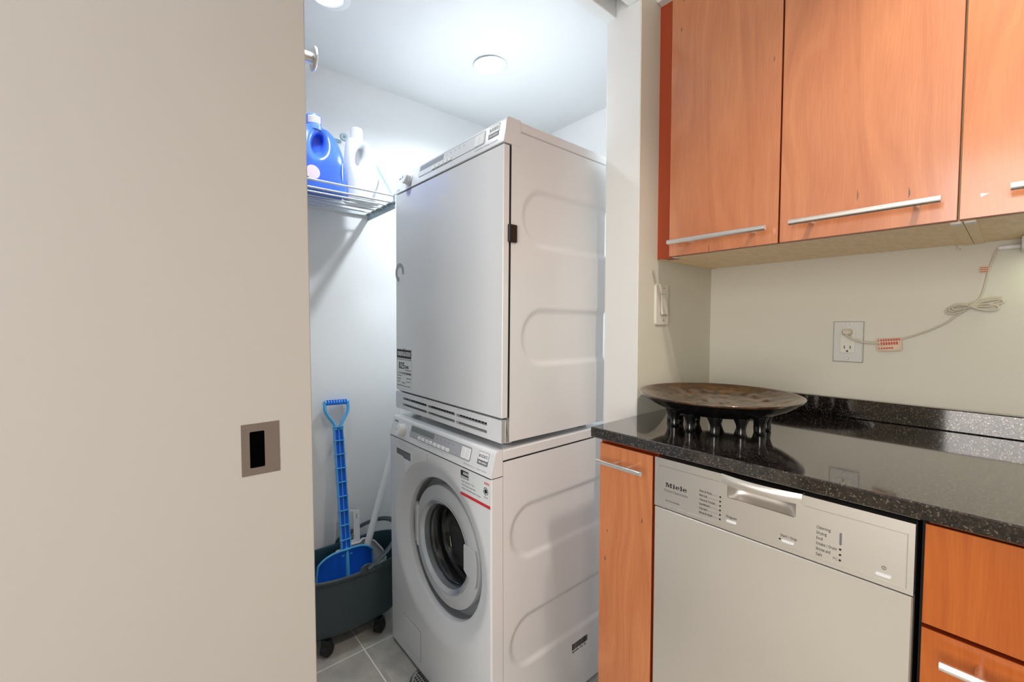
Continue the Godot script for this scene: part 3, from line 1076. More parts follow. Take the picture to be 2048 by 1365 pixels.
func dryer() -> void:
	var w := 0.630
	var h := 0.8549
	var t := thing("tumble_dryer", "white tumble dryer with plain square door, stacked on the washing machine", "dryer")
	var B := Basis(Vector3(0, 0, 1), -0.0046) * Basis(Vector3(1, 0, 0), 0.0084) * Basis(Vector3(0, 1, 0), -PI / 2)
	t.transform = Transform3D(B, Vector3(0.7084, 0.864, -0.8743) - B * Vector3(w, 0, 0))
	var en: Material = mats.enamel
	obj("side_panel", pressed_side(w, -0.0265, -0.432, 0.0, 0.8245, [[0.197, 0.364], [0.527, 0.693]], -0.064), en, t)
	obj("body", sh_box(Vector3(0, 0, -0.432), Vector3(w - 0.008, 0.8245, -0.0265), 0.002), en, t)
	obj("top_panel", sh_box(Vector3(0, 0.826, -0.434), Vector3(w, h, -0.0575), 0.003), en, t)
	# plinth with two rows of air slots
	var holes := []
	var runs := [[0.057, 0.233], [0.240, 0.404], [0.411, 0.566]]
	for r in runs:
		for y in [0.0405, 0.0185]:
			holes.append([rr((r[0] + r[1]) / 2, y, r[1] - r[0], 0.0085, 0.0035), -0.03, 0.02])
	var pl := cut("plinth", [[PackedVector2Array([Vector2(0, 0), Vector2(w, 0), Vector2(w, 0.0615), Vector2(0, 0.0615)]), -0.012, 0.0]], holes, en, t)
	obj("plinth_back", sh_box(Vector3(0.0, 0.0, -0.0264), Vector3(w, 0.0615, -0.0145)), mats.grey_plastic, pl)
	for e in [[0.0, 0.003], [w - 0.003, w]]:
		obj("plinth_end", sh_box(Vector3(e[0], 0, -0.0264), Vector3(e[1], 0.0615, -0.0001)), en, pl)
	var gx := 0.10
	while gx < 0.565:
		obj("air_hole", sh_box(Vector3(gx, 0.0355, -0.0146), Vector3(gx + 0.0082, 0.046, -0.0135)), mats.void, pl)
		gx += 0.0157
	for x in [0.05, w - 0.05]:
		for z in [-0.06, -0.38]:
			var fs := new_st()
			lathe(fs, [Vector2(0, -0.0158), Vector2(0.016, -0.0158), Vector2(0.014, -0.004), Vector2(0.014, 0.0)], 14, at(x, 0, z))
			obj("foot", fs, mats.white_plastic, t)
	# door
	var d := new_st()
	bx(d, Vector3(0.003, 0.0665, -0.0215), Vector3(w, 0.783, 0.0), 0.002)
	var door := obj("door", d, en, t)
	obj("door_gap", sh_box(Vector3(0.004, 0.066, -0.0266), Vector3(w - 0.002, 0.784, -0.0213)), mats.dark_gap, t)
	var lg := new_st()
	arc_ring(lg, Vector2(0.034, 0.500), 0.0345, 0.0195, deg_to_rad(-18), deg_to_rad(262), 0.0, 0.0006)
	obj("emblem", lg, mats.grey_plastic, door)
	var latch := obj("hinge_cover", sh_box(Vector3(w - 0.004, 0.533, -0.0445), Vector3(w + 0.0065, 0.5795, -0.0155), 0.002), mats.black, t)
	latch.set_meta("label", "small black plastic hinge cover")
	# energy label
	var el := obj("energy_label", sh_slab(rr(0.068, 0.152, 0.118, 0.146, 0.002), 0.0, 0.0006), mats.label_white, door)
	obj("label_band", sh_slab(rr(0.067, 0.2035, 0.112, 0.031, 0.001), 0.0004, 0.0009), mats.print_black, el)
	text("lettering", "ENERGUIDE", 0.0155, mats.print_white, el, at(0.0165, 0.2035, 0.0011), true, false, 0.102)
	text("lettering", "Canada", 0.004, mats.print_grey, el, at(0.058, 0.2220, 0.0008), false)
	text("lettering", "825", 0.0235, mats.print_black, el, at(0.026, 0.160, 0.0008), true, false, 0.044)
	text("lettering", "kWh", 0.0115, mats.print_black, el, at(0.076, 0.156, 0.0008), true, false, 0.026)
	text("lettering", "per year / par annee", 0.0038, mats.print_grey, el, at(0.078, 0.146, 0.0008), false, false, 0.042)
	text("lettering", "Energy consumption / Consommation energetique", 0.0035, mats.print_grey, el, at(0.012, 0.1835, 0.0008), false, false, 0.110)
	for k in 6:
		var g := 0.78 - 0.09 * k
		var mm := mat("label_grey_%d" % k, Color(g, g, g), 0.6)
		obj("scale_bar", sh_slab(rr(0.0215 + k * 0.0182, 0.1335, 0.0182, 0.0065, 0.0001), 0.0004, 0.0009), mm, el)
	for k in 7:
		text("lettering", ["Uses least energy", "Consomme le moins", "Similar models", "compared", "Type  Model", "Modele  SRU-17", "Removal of this label before purchase is an offence"][k], 0.0038, mats.print_grey, el, at([0.0135, 0.086, 0.0135, 0.086, 0.0135, 0.052, 0.0135][k], [0.123, 0.1165, 0.1115, 0.105, 0.101, 0.0985, 0.0875][k], 0.0008), false, false, [0.032, 0.034, 0.028, 0.03, 0.024, 0.026, 0.1][k])
	# control panel
	var prof := PackedVector2Array([Vector2(-0.0575, 0.7865), Vector2(0.0005, 0.7865), Vector2(0.0015, 0.788), Vector2(-0.0085, 0.846), Vector2(-0.0115, 0.8525), Vector2(-0.018, h), Vector2(-0.0575, h)])
	var cp := obj("control_panel", sh_slab(prof, -0.0008, w + 0.0008, 0.0, side_xf(w)), en, t)
	panel_parts(cp, Transform3D(Basis(Vector3(1, 0, 0), -atan(0.010 / 0.058)), Vector3(0, 0.788, 0.0018)), w, 5, 0.0, true)

# ------------------------------------------------------------------ cabinets
# a slab door: front veneer and edge banding as two surfaces of one mesh, in a frame that looks out along z
func panel_door(called: String, parent: Node, x0: float, x1: float, y0: float, y1: float, front: Material, thick := 0.02) -> MeshInstance3D:
	var s := new_st()
	slab(s, PackedVector2Array([Vector2(x0, y0), Vector2(x1, y0), Vector2(x1, y1), Vector2(x0, y1)]), -thick, -0.0008)
	var m := s.commit()
	var f := new_st()
	slab(f, PackedVector2Array([Vector2(x0, y0), Vector2(x1, y0), Vector2(x1, y1), Vector2(x0, y1)]), -0.0008, 0.0, 0.0006)
	f.commit(m)
	var o := MeshInstance3D.new()
	o.mesh = m
	o.set_surface_override_material(0, mats.cherry_edge)
	o.set_surface_override_material(1, front)
	var k := 0
	var nm := called
	while parent.has_node(NodePath(nm)):
		k += 1
		nm = "%s_%03d" % [called, k]
	o.name = nm
	parent.add_child(o)
	return o

func bar_handle(parent: Node, x0: float, x1: float, y: float, out: float, r: float, posts: Array) -> void:
	var s := new_st()
	tube(s, [Vector3(x0, y, out), Vector3(x0 + 0.0012, y, out), Vector3((x0 + x1) / 2, y, out), Vector3(x1 - 0.0012, y, out), Vector3(x1, y, out)], r, 20)
	for p in posts:
		tube(s, [Vector3(p, y, -0.001), Vector3(p, y, out)], r * 0.8, 12)
	obj("handle", s, mats.brushed_nickel, parent)

func upper_cabinets() -> void:
	var top := 2.1205
	# local frame of both: origin on the door plane, x along the wall towards the camera, z out of the doors
	var t := thing("wall_cabinet", "cherry wall cabinet with two slab doors, hung beside the light switch", "cabinet", Vector3(1.166, 0, -0.713), -PI / 2)
	var w := 0.641
	var s := new_st()
	bx(s, Vector3(0.019, 1.3785, -0.375), Vector3(w - 0.0175, top, -0.0215))
	obj("carcass", s, mats.maple, t)
	obj("side_board", sh_box(Vector3(w - 0.0175, 1.376, -0.375), Vector3(w - 0.0002, top, -0.0215)), mats.maple_edge, t)
	obj("side_board", sh_box(Vector3(0.002, 1.376, -0.375), Vector3(0.019, top, -0.0215)), mats.maple_edge, t)
	obj("filler_strip", sh_box(Vector3(0.0008, 1.376, -0.06), Vector3(0.05, top - 0.001, -0.0205), 0.0005), mats.cherry_edge, t)
	var d := panel_door("door", t, 0.0505, 0.3335, 1.3775, top - 0.002, mats.cherry_a)
	bar_handle(d, 0.063, 0.316, 1.4133, 0.031, 0.0068, [0.113, 0.279])
	d = panel_door("door", t, 0.3372, 0.6348, 1.3775, top - 0.002, mats.cherry_b)
	bar_handle(d, 0.366, 0.615, 1.4160, 0.031, 0.0068, [0.404, 0.580])
	for e in [[w - 0.0172, w - 0.0005], [0.042, 0.059]]:
		obj("end_cap", sh_slab(rr((e[0] + e[1]) / 2, -0.0335, e[1] - e[0], 0.024, 0.006), 0.0, 0.0022, 0.0008, Transform3D(Basis(Vector3(1, 0, 0), PI / 2), Vector3(0, 1.3785 if e[0] < 0.1 else 1.376, 0))), mats.white_plastic, t)
	var t2 := thing("wall_cabinet", "cherry wall cabinet at the picture's right edge, small pale chip on its door", "cabinet", Vector3(1.166, 0, -0.0714), -PI / 2)
	w = 0.62
	s = new_st()
	bx(s, Vector3(0.0175, 1.3785, -0.375), Vector3(w - 0.0175, top, -0.0215))
	obj("carcass", s, mats.maple, t2)
	obj("side_board", sh_box(Vector3(0.0002, 1.376, -0.375), Vector3(0.0175, top, -0.0215)), mats.maple_edge, t2)
	obj("side_board", sh_box(Vector3(w - 0.0175, 1.376, -0.375), Vector3(w, top, -0.0215)), mats.maple_edge, t2)
	d = panel_door("door", t2, -0.0036, 0.306, 1.3775, top - 0.002, mats.cherry_c)
	bar_handle(d, 0.0585, 0.27, 1.4175, 0.031, 0.0068, [0.095, 0.235])
	obj("chip", sh_slab(PackedVector2Array([Vector2(0.0225, 1.4135), Vector2(0.0335, 1.4185), Vector2(0.0220, 1.4205)]), -0.0002, 0.0004), mats.label_white, d)
	panel_door("door", t2, 0.3095, 0.618, 1.3775, top - 0.002, mats.cherry_b)
	obj("end_cap", sh_slab(rr(0.0089, -0.0335, 0.0166, 0.024, 0.006), 0.0, 0.0022, 0.0008, Transform3D(Basis(Vector3(1, 0, 0), PI / 2), Vector3(0, 1.376, 0))), mats.white_plastic, t2)
	# a small hook in the underside, by the wall
	s = new_st()
	tube(s, [Vector3(0, 0.0005, 0), Vector3(0, -0.009, 0), Vector3(-0.001, -0.012, 0.002), Vector3(0, -0.0125, 0.005), Vector3(0.001, -0.011, 0.007)], 0.0011, 8)
	var hk := obj("hook", s, mats.brushed_nickel)
	hk.position = Vector3(1.533, 1.3775, -0.1005)
	tag(hk, "tiny metal hook under the wall cabinet, against the cream wall", "hook")

func base_cabinets() -> void:
	var t := thing("base_cabinet", "narrow cherry pull-out cabinet between the washing machine and the dishwasher", "cabinet", Vector3(0.90, 0, -0.7105), -PI / 2)
	obj("carcass", sh_box(Vector3(0.001, 0.10, -0.6), Vector3(0.169, 0.8865, -0.0215)), mats.cherry_edge, t)
	obj("toe_kick", sh_box(Vector3(0.001, 0.0, -0.6), Vector3(0.169, 0.10, -0.075)), mats.dark_gap, t)
	var d := panel_door("door", t, 0.0115, 0.1655, 0.105, 0.8708, mats.cherry_d)
	bar_handle(d, 0.0278, 0.1557, 0.8330, 0.035, 0.0058, [0.0711, 0.1121])
	var t2 := thing("drawer_cabinet", "cherry drawer cabinet right of the dishwasher, bar handle on the second drawer", "cabinet", Vector3(0.90, 0, -0.0801), -PI / 2)
	obj("carcass", sh_box(Vector3(-0.005, 0.10, -0.6), Vector3(0.455, 0.8865, -0.0215)), mats.dark_gap, t2)
	obj("toe_kick", sh_box(Vector3(-0.005, 0.0, -0.6), Vector3(0.455, 0.10, -0.075)), mats.dark_gap, t2)
	panel_door("drawer_front", t2, 0.0, 0.45, 0.7214, 0.8768, mats.cherry_e)
	d = panel_door("drawer_front", t2, 0.0, 0.45, 0.51, 0.7145, mats.cherry_f)
	bar_handle(d, 0.023, 0.40, 0.6855, 0.035, 0.0065, [0.0625, 0.36])
	d = panel_door("drawer_front", t2, 0.0, 0.45, 0.31, 0.504, mats.cherry_e)
	bar_handle(d, 0.023, 0.40, 0.475, 0.035, 0.0065, [0.0625, 0.36])
	panel_door("drawer_front", t2, 0.0, 0.45, 0.105, 0.304, mats.cherry_f)

func dishwasher() -> void:
	var w := 0.448
	var o := 0.5389
	var t := thing("dishwasher", "stainless steel dishwasher with control strip and pocket grip, under the counter", "dishwasher", Vector3(0.90, 0, -o), -PI / 2)
	obj("cabinet_body", sh_box(Vector3(0.002, 0.10, -0.58), Vector3(w - 0.002, 0.868, -0.026)), mats.dark_gap, t)
	obj("toe_kick", sh_box(Vector3(0.0, 0.0, -0.58), Vector3(w, 0.10, -0.07)), mats.dark_gap, t)
	obj("door_panel", sh_box(Vector3(0, 0.105, -0.022), Vector3(w, 0.7545, 0.0), 0.002), mats.steel, t)
	var cp := cut("control_strip", [[PackedVector2Array([Vector2(0, 0.757), Vector2(w, 0.757), Vector2(w, 0.8715), Vector2(0, 0.8715)]), -0.022, 0.0]], [[rr((0.165 + 0.2873) / 2, 0.8405, 0.1223, 0.0305, 0.004), -0.03, 0.01]], mats.steel_panel, t)
	# pocket behind the grip
	var s := new_st()
	var P := []
	for i in 9:
		var row := []
		for j in 17:
			var u := j / 16.0
			var v := i / 8.0
			var dpt := 0.020 * pow(sin(PI * clampf(v * 0.9 + 0.05, 0, 1)), 0.6) * (1.0 - pow(absf(2 * u - 1), 6.0))
			row.append(Vector3(lerpf(0.1652, 0.2871, u), lerpf(0.8253, 0.8560, v), -0.0015 - dpt))
		P.append(row)
	grid(s, P, false, true)
	obj("grip_pocket", s, mats.steel_panel, cp)
	# bowed lip
	s = new_st()
	P = []
	for i in 9:
		var row := []
		for j in 25:
			var u := j / 24.0
			var bow := 0.013 * (1.0 - pow(2 * u - 1, 2.0)) + 0.004
			var v := i / 8.0
			var y := lerpf(0.8535, 0.8735, v)
			row.append(Vector3(lerpf(0.1538, 0.2972, u), y, bow * (0.75 + 0.25 * sin(PI * v))))
		P.append(row)
	grid(s, P, false, true)
	for e in [0, 8]:
		var back := []
		var fr: Array = P[e]
		for j in 24:
			var a: Vector3 = fr[j]
			var b: Vector3 = fr[j + 1]
			face(s, [a, b, Vector3(b.x, b.y, -0.01), Vector3(a.x, a.y, -0.01)], Vector3(0.225, 0.863, 0.0))
	for e in [0, 24]:
		var pts := []
		for i in 9:
			pts.append(P[i][e])
		pts.append(Vector3(P[8][e].x, 0.8735, -0.01))
		pts.append(Vector3(P[0][e].x, 0.8535, -0.01))
		face(s, pts, Vector3(0.225, 0.863, 0.0))
	obj("grip_lip", s, mats.steel, cp)
	# engraved frame
	s = new_st()
	var x0 := 0.0115
	var x1 := 0.4395
	for e in [[x0, 0.7655, x1, 0.7655], [x1, 0.7655, x1, 0.8525], [x0, 0.7655, x0, 0.8535], [x0, 0.8535, 0.150, 0.8535], [0.300, 0.8525, x1, 0.8525]]:
		bx(s, Vector3(e[0] - 0.0005, e[1] - 0.0005, -0.001), Vector3(e[2] + 0.0005, e[3] + 0.0005, 0.0007), 0.0003)
	obj("frame_line", s, mats.steel_line, cp)
	var pb: Material = mats.print_black
	text("lettering", "Miele", 0.0098, pb, cp, at(0.0270, 0.8130, 0.0003), true, true, 0.0510)
	text("lettering", "Future Dimension", 0.0058, mats.print_grey, cp, at(0.0242, 0.7998, 0.0003), false, true, 0.056)
	text("lettering", "MADE IN GERMANY", 0.0030, mats.print_grey, cp, at(0.0280, 0.7763, 0.0003), false, false, 0.034)
	var names := ["Pots & Pans", "Normal", "China & Crystal", "SaniWash", "Express", "Rinse & Hold"]
	var wid := [0.0265, 0.0165, 0.033, 0.0225, 0.017, 0.0275]
	for k in 6:
		var y := 0.8227 - 0.0094 * k
		text("lettering", names[k], 0.0047, pb, cp, at(0.1067, y, 0.0003), false, false, wid[k])
		obj("print_line", sh_box(Vector3(0.1067 + wid[k] + 0.0015, y - 0.0012, -0.0005), Vector3(0.1468, y - 0.0008, 0.0003)), mats.print_grey, cp)
		obj("indicator", sh_slab(disc(0.1511, y - 0.001, 0.0019, 14), -0.001, 0.0005), mats.black, cp)
	for e in [[0.1743, 0.7776, 0.0198], [0.2758, 0.7757, 0.0206], [0.4120, 0.7748, 0.0200]]:
		obj("button", sh_slab(rr(e[0], e[1], e[2], 0.0054, 0.0026, 6), -0.001, 0.003, 0.001), mats.white_gloss, cp)
	text("lettering", "Program", 0.0047, pb, cp, at(0.1636, 0.7862, 0.0003), false, false, 0.020)
	text("lettering", "Start / Stop", 0.0047, pb, cp, at(0.2630, 0.7848, 0.0003), false, false, 0.0265)
	obj("indicator", sh_slab(disc(0.2624, 0.7768, 0.0017, 14), -0.001, 0.0005), mats.black, cp)
	names = ["Cleaning", "Drying", "End", "Intake / Drain", "Rinse aid", "Salt"]
	wid = [0.0205, 0.0148, 0.0088, 0.0298, 0.0205, 0.0088]
	for k in 6:
		text("lettering", names[k], 0.0050, pb, cp, at(0.3196, 0.8210 - 0.0097 * k, 0.0003), false, false, wid[k])
	obj("indicator_bar", sh_slab(rr(0.3548, 0.8118, 0.0032, 0.0215, 0.0014), -0.001, 0.0005), mats.print_grey, cp)
	for y in [0.7935, 0.7840, 0.7745]:
		obj("indicator", sh_slab(disc(0.3546, y, 0.0018, 14), -0.001, 0.0005), mats.black, cp)
	text("lettering", "PC", 0.0042, mats.print_grey, cp, at(0.3445, 0.7748, 0.0003), false)
	s = new_st()
	arc_ring(s, Vector2(0.4125, 0.7868), 0.0030, 0.0024, 0, TAU, -0.0005, 0.0004)
	bx(s, Vector3(0.4122, 0.7853, -0.0005), Vector3(0.4128, 0.7883, 0.0004))
	obj("power_symbol", s, mats.print_black, cp)

func counter() -> void:
	var s := new_st()
	bx(s, Vector3(0.876, 0.8875, -0.7122), Vector3(1.543, 0.914, 1.6), 0.0022)
	var o := obj("countertop", s, mats.granite)
	tag(o, "polished dark speckled granite countertop along the kitchen wall", "countertop")
	s = new_st()
	bx(s, Vector3(1.517, 0.9142, -0.7120), Vector3(1.5428, 0.9685, 1.6), 0.0022)
	o = obj("backsplash", s, mats.granite)
	tag(o, "low dark granite upstand where the countertop meets the cream wall", "backsplash")

func bowl() -> void:
	var t := thing("footed_bowl", "wide shallow dark brown glazed bowl on a ring of short black feet", "bowl", Vector3(1.138, 0.9143, -0.504))
	var n1 := noise(101, 9.0, 2)
	var P := []
	var prof := [Vector2(0.0005, 0.047), Vector2(0.03, 0.0472), Vector2(0.07, 0.0485), Vector2(0.11, 0.0535), Vector2(0.14, 0.061), Vector2(0.165, 0.071), Vector2(0.183, 0.0805), Vector2(0.1915, 0.0855), Vector2(0.1945, 0.0868), Vector2(0.1955, 0.0855), Vector2(0.1935, 0.0815)]
	var under := [Vector2(0.1935, 0.0815), Vector2(0.184, 0.0735), Vector2(0.166, 0.0615), Vector2(0.145, 0.0515), Vector2(0.128, 0.046), Vector2(0.118, 0.042), Vector2(0.09, 0.039), Vector2(0.05, 0.0375), Vector2(0.0005, 0.037)]
	# finer rows inside for the lumps in the glaze
	var inner := []
	for i in prof.size() - 1:
		var steps := 7 if i < 7 else 2
		for k in steps:
			inner.append((prof[i] as Vector2).lerp(prof[i + 1], float(k) / steps))
	inner.append(prof[prof.size() - 1])
	var rng := RandomNumberGenerator.new()
	rng.seed = 12
	var lumps := []
	for k in 26:
		var a := rng.randf() * TAU
		var r := sqrt(rng.randf()) * 0.165
		lumps.append([Vector2(cos(a), sin(a)) * r, rng.randf_range(0.004, 0.0085), rng.randf_range(0.0022, 0.0046) * (1 if rng.randf() > 0.3 else -0.8)])
	for v in inner:
		var row := []
		for j in 144:
			var a := TAU * j / 144.0
			var p: Vector2 = Vector2(cos(a), sin(a)) * v.x
			var y: float = v.y
			if v.x < 0.185:
				y += 0.0013 * n1.get_noise_2d(p.x * 3.0, p.y * 3.0)
				for l in lumps:
					var q: float = (p - (l[0] as Vector2)).length() / l[1]
					if q < 2.5:
						y += l[2] * exp(-q * q)
			row.append(Vector3(p.x, y, p.y))
		P.append(row)
	var s := new_st()
	grid(s, P, true, true)
	obj("dish", s, mats.bowl_glaze, t)
	s = new_st()
	lathe(s, under.map(func(v): return v).duplicate(), 96)
	var back := new_st()
	var ur := under.duplicate()
	ur.reverse()
	lathe(back, ur, 96)
	obj("underside", back, mats.bowl_black, t)
	for k in 12:
		var a := deg_to_rad(98.0 + 30.0 * k)
		var f := new_st()
		var e := Transform3D(Basis(Vector3(0, 1, 0), -a), Vector3(cos(a) * 0.1125, 0, sin(a) * 0.1125))
		lathe(f, [Vector2(0, 0), Vector2(0.0098, 0.0), Vector2(0.0112, 0.002), Vector2(0.0110, 0.010), Vector2(0.0098, 0.017), Vector2(0.0108, 0.024), Vector2(0.0138, 0.033), Vector2(0.0175, 0.041), Vector2(0.0185, 0.045)], 20, e)
		obj("foot", f, mats.bowl_black, t)

# ------------------------------------------------------------------ closet contents
func shelf() -> void:
	var t := thing("wire_shelf", "white wire wall shelf holding two detergent jugs", "shelf", Vector3(0, 1.644, -1.8))
	var xl := -0.12
	var xr := 0.728
	var wires := [[0.0225, 0.2545, 0.0036], [-0.0035, 0.2545, 0.0036], [-0.0035, 0.205, 0.003], [-0.0035, 0.155, 0.003], [-0.0035, 0.105, 0.003], [-0.0035, 0.055, 0.003]]
	for w in wires:
		var s := new_st()
		tube(s, [Vector3(xl, w[0], w[1]), Vector3(0.3, w[0], w[1]), Vector3(xr, w[0], w[1])], w[2], 10)
		obj("wire", s, mats.shelf_wire, t)
	obj("wall_rail", sh_box(Vector3(xl, -0.009, 0.0), Vector3(xr - 0.012, 0.013, 0.012), 0.003), mats.shelf_wire, t)
	for x in [0.05, 0.73]:
		var a := new_st()
		bx(a, Vector3(x - 0.0015, -0.026, 0.0), Vector3(x + 0.0015, 0.0005, 0.262), 0.0008)
		bx(a, Vector3(x - 0.012, -0.002, 0.0), Vector3(x + 0.0015, 0.0005, 0.262), 0.0008)
		bx(a, Vector3(x - 0.0015, -0.010, 0.246), Vector3(x + 0.0015, 0.030, 0.262), 0.0008)
		var arm := obj("bracket_arm", a, mats.galvanised, t)
		var hs := new_st()
		for k in 5:
			slab(hs, disc(0.03 + k * 0.045, -0.013, 0.0032, 12), 0.0, 0.0024, 0.0, Transform3D(Basis(Vector3(0, 0, 1), Vector3(0, 1, 0), Vector3(-1, 0, 0)), Vector3(x + 0.0018, 0, 0)))
		obj("screw_hole", hs, mats.dark_gap, arm)
		var st := new_st()
		var top := Vector3(x - 0.012, 0.285, 0.008)
		var bot := Vector3(x - 0.004, 0.020, 0.256)
		tube(st, [top, top.lerp(bot, 0.5), bot], 0.0058, 8, false, true, 0.35)
		obj("strut", st, mats.strut_blue, t)
		var ds := new_st()
		slab(ds, disc(x - 0.096, 0.298, 0.0155, 24), 0.0, 0.005, 0.002)
		obj("wall_mount", ds, mats.galvanised, t)
		ds = new_st()
		slab(ds, disc(x - 0.096, 0.298, 0.005, 12), 0.004, 0.0066, 0.001)
		obj("screw", ds, mats.grey_plastic, t)
	obj("upper_rail", sh_box(Vector3(xl, 0.270, 0.002), Vector3(0.622, 0.282, 0.008), 0.002), mats.strut_blue, t)

func smin(a: float, b: float, k: float) -> float:
	var h := maxf(k - absf(a - b), 0.0) / k
	return minf(a, b) - h * h * k * 0.25

func jug_field(p: Vector3, xl: float, xr: float, hz: float, hole: Array, top: float, pw: float) -> float:
	var y := p.y
	# side outline round the spout at x = 0
	var k := sqrt(maxf(0.0, 1.0 - pow(clampf(y / (top + 0.006), 0.0, 1.0), pw)))
	var l := -lerpf(0.024, xl, sqrt(k))
	var r := lerpf(0.022, xr, k)
	var c := (l + r) / 2.0
	var a := maxf((r - l) / 2.0, 0.005)
	var b := lerpf(hz, 0.026, smoothstep(top * 0.45, top, y))
	var q := Vector2(absf(p.x - c) / a, absf(p.z) / b)
	var e := pow(pow(q.x, 3.2) + pow(q.y, 3.2), 1.0 / 3.2)
	var d := (e - 1.0) * minf(a, b)
	d = maxf(d, 0.0 - y)
	d = maxf(d, y - top)
	if y < 0.018:
		d += pow((0.018 - y) / 0.018, 2.0) * 0.010
	var ca := cos(deg_to_rad(hole[4]))
	var sa := sin(deg_to_rad(hole[4]))
	var hx: float = (p.x - hole[0]) * ca + (y - hole[1]) * sa
	var hy: float = -(p.x - hole[0]) * sa + (y - hole[1]) * ca
	var hd := (Vector2(hx / hole[2], hy / hole[3]).length() - 1.0) * minf(hole[2], hole[3])
	hd = maxf(hd - 0.35 * maxf(0.0, p.z - 0.012), -0.010 - p.z)
	return -smin(-d, hd, 0.014)

func jugs() -> void:
	for k in 2:
		var blue := k == 0
		var t: Node3D
		if blue:
			t = thing("detergent_jug", "blue plastic detergent jug with handle and paper label on its cap", "detergent bottle", Vector3(0.477, 1.6445, -1.655))
		else:
			t = thing("detergent_jug", "white plastic jug with molded handle and white cap, right of the blue jug", "detergent bottle", Vector3(0.640, 1.6445, -1.680))
		var top := 0.238 if blue else 0.245
		var f := func(p: Vector3) -> float:
			if blue:
				return jug_field(p, 0.085, 0.108, 0.054, [0.008, 0.182, 0.019, 0.036, -14.0], top, 3.0)
			return jug_field(p, 0.049, 0.086, 0.050, [0.006, 0.184, 0.016, 0.038, -16.0], top, 2.1)
		var s := new_st()
		nets(s, f, Vector3(-0.095, -0.008, -0.062), Vector3(0.117, 0.256, 0.062), 0.0042)
		var b := obj("body", s, mats.jug_blue if blue else mats.jug_white, t)
		var cx := 0.0
		s = new_st()
		lathe(s, [Vector2(0.027, top - 0.012), Vector2(0.030, top - 0.010), Vector2(0.030, top + 0.004), Vector2(0.0268, top + 0.006), Vector2(0.0268, top + 0.010)] if blue else [Vector2(0.024, top - 0.012), Vector2(0.0255, top - 0.008), Vector2(0.0255, top + 0.004)], 32, at(cx, 0, 0))
		obj("neck", s, mats.cap_blue if blue else mats.jug_white, t)
		s = new_st()
		if blue:
			lathe(s, [Vector2(0.0262, top + 0.006), Vector2(0.0262, top + 0.040), Vector2(0.0245, top + 0.043), Vector2(0, top + 0.0435)], 32, at(cx, 0, 0))
		else:
			lathe(s, [Vector2(0.0235, top), Vector2(0.0228, top + 0.043), Vector2(0.0205, top + 0.046), Vector2(0, top + 0.0465)], 32, at(cx, 0, 0))
		var cap := obj("cap", s, mats.cap_blue if blue else mats.jug_white, t)
		if blue:
			s = new_st()
			lathe(s, [Vector2(0.0266, top + 0.012), Vector2(0.0266, top + 0.036)], 18, at(cx, 0, 0), deg_to_rad(50), deg_to_rad(150))
			obj("cap_label", s, mats.pale_pink, cap)
			s = new_st()
			for q in 3:
				lathe(s, [Vector2(0.0269, top + 0.0155 + q * 0.006), Vector2(0.0269, top + 0.0185 + q * 0.006)], 14, at(cx, 0, 0), deg_to_rad(58), deg_to_rad(142))
			obj("cap_print", s, mats.tag_red if false else mats.print_light, cap)
			s = new_st()
			slab(s, disc(0.0, 0.085, 0.022, 28, 0.042), 0.0, 0.001, 0.0, Transform3D(Basis(Vector3(0, 1, 0), 0.95), Vector3(0.0915, 0, 0.0335)))
			obj("side_label", s, mats.label_white, t)
			text("lettering", "y", 0.016, mats.print_grey, t, Transform3D(Basis(Vector3(0, 1, 0), 0.95), Vector3(0.0915, 0, 0.0335)) * at(-0.005, 0.095, 0.0013))
			obj("round_label", sh_slab(disc(-0.022, 0.065, 0.024, 28), 0.0520, 0.0548), mats.pale_pink, t)

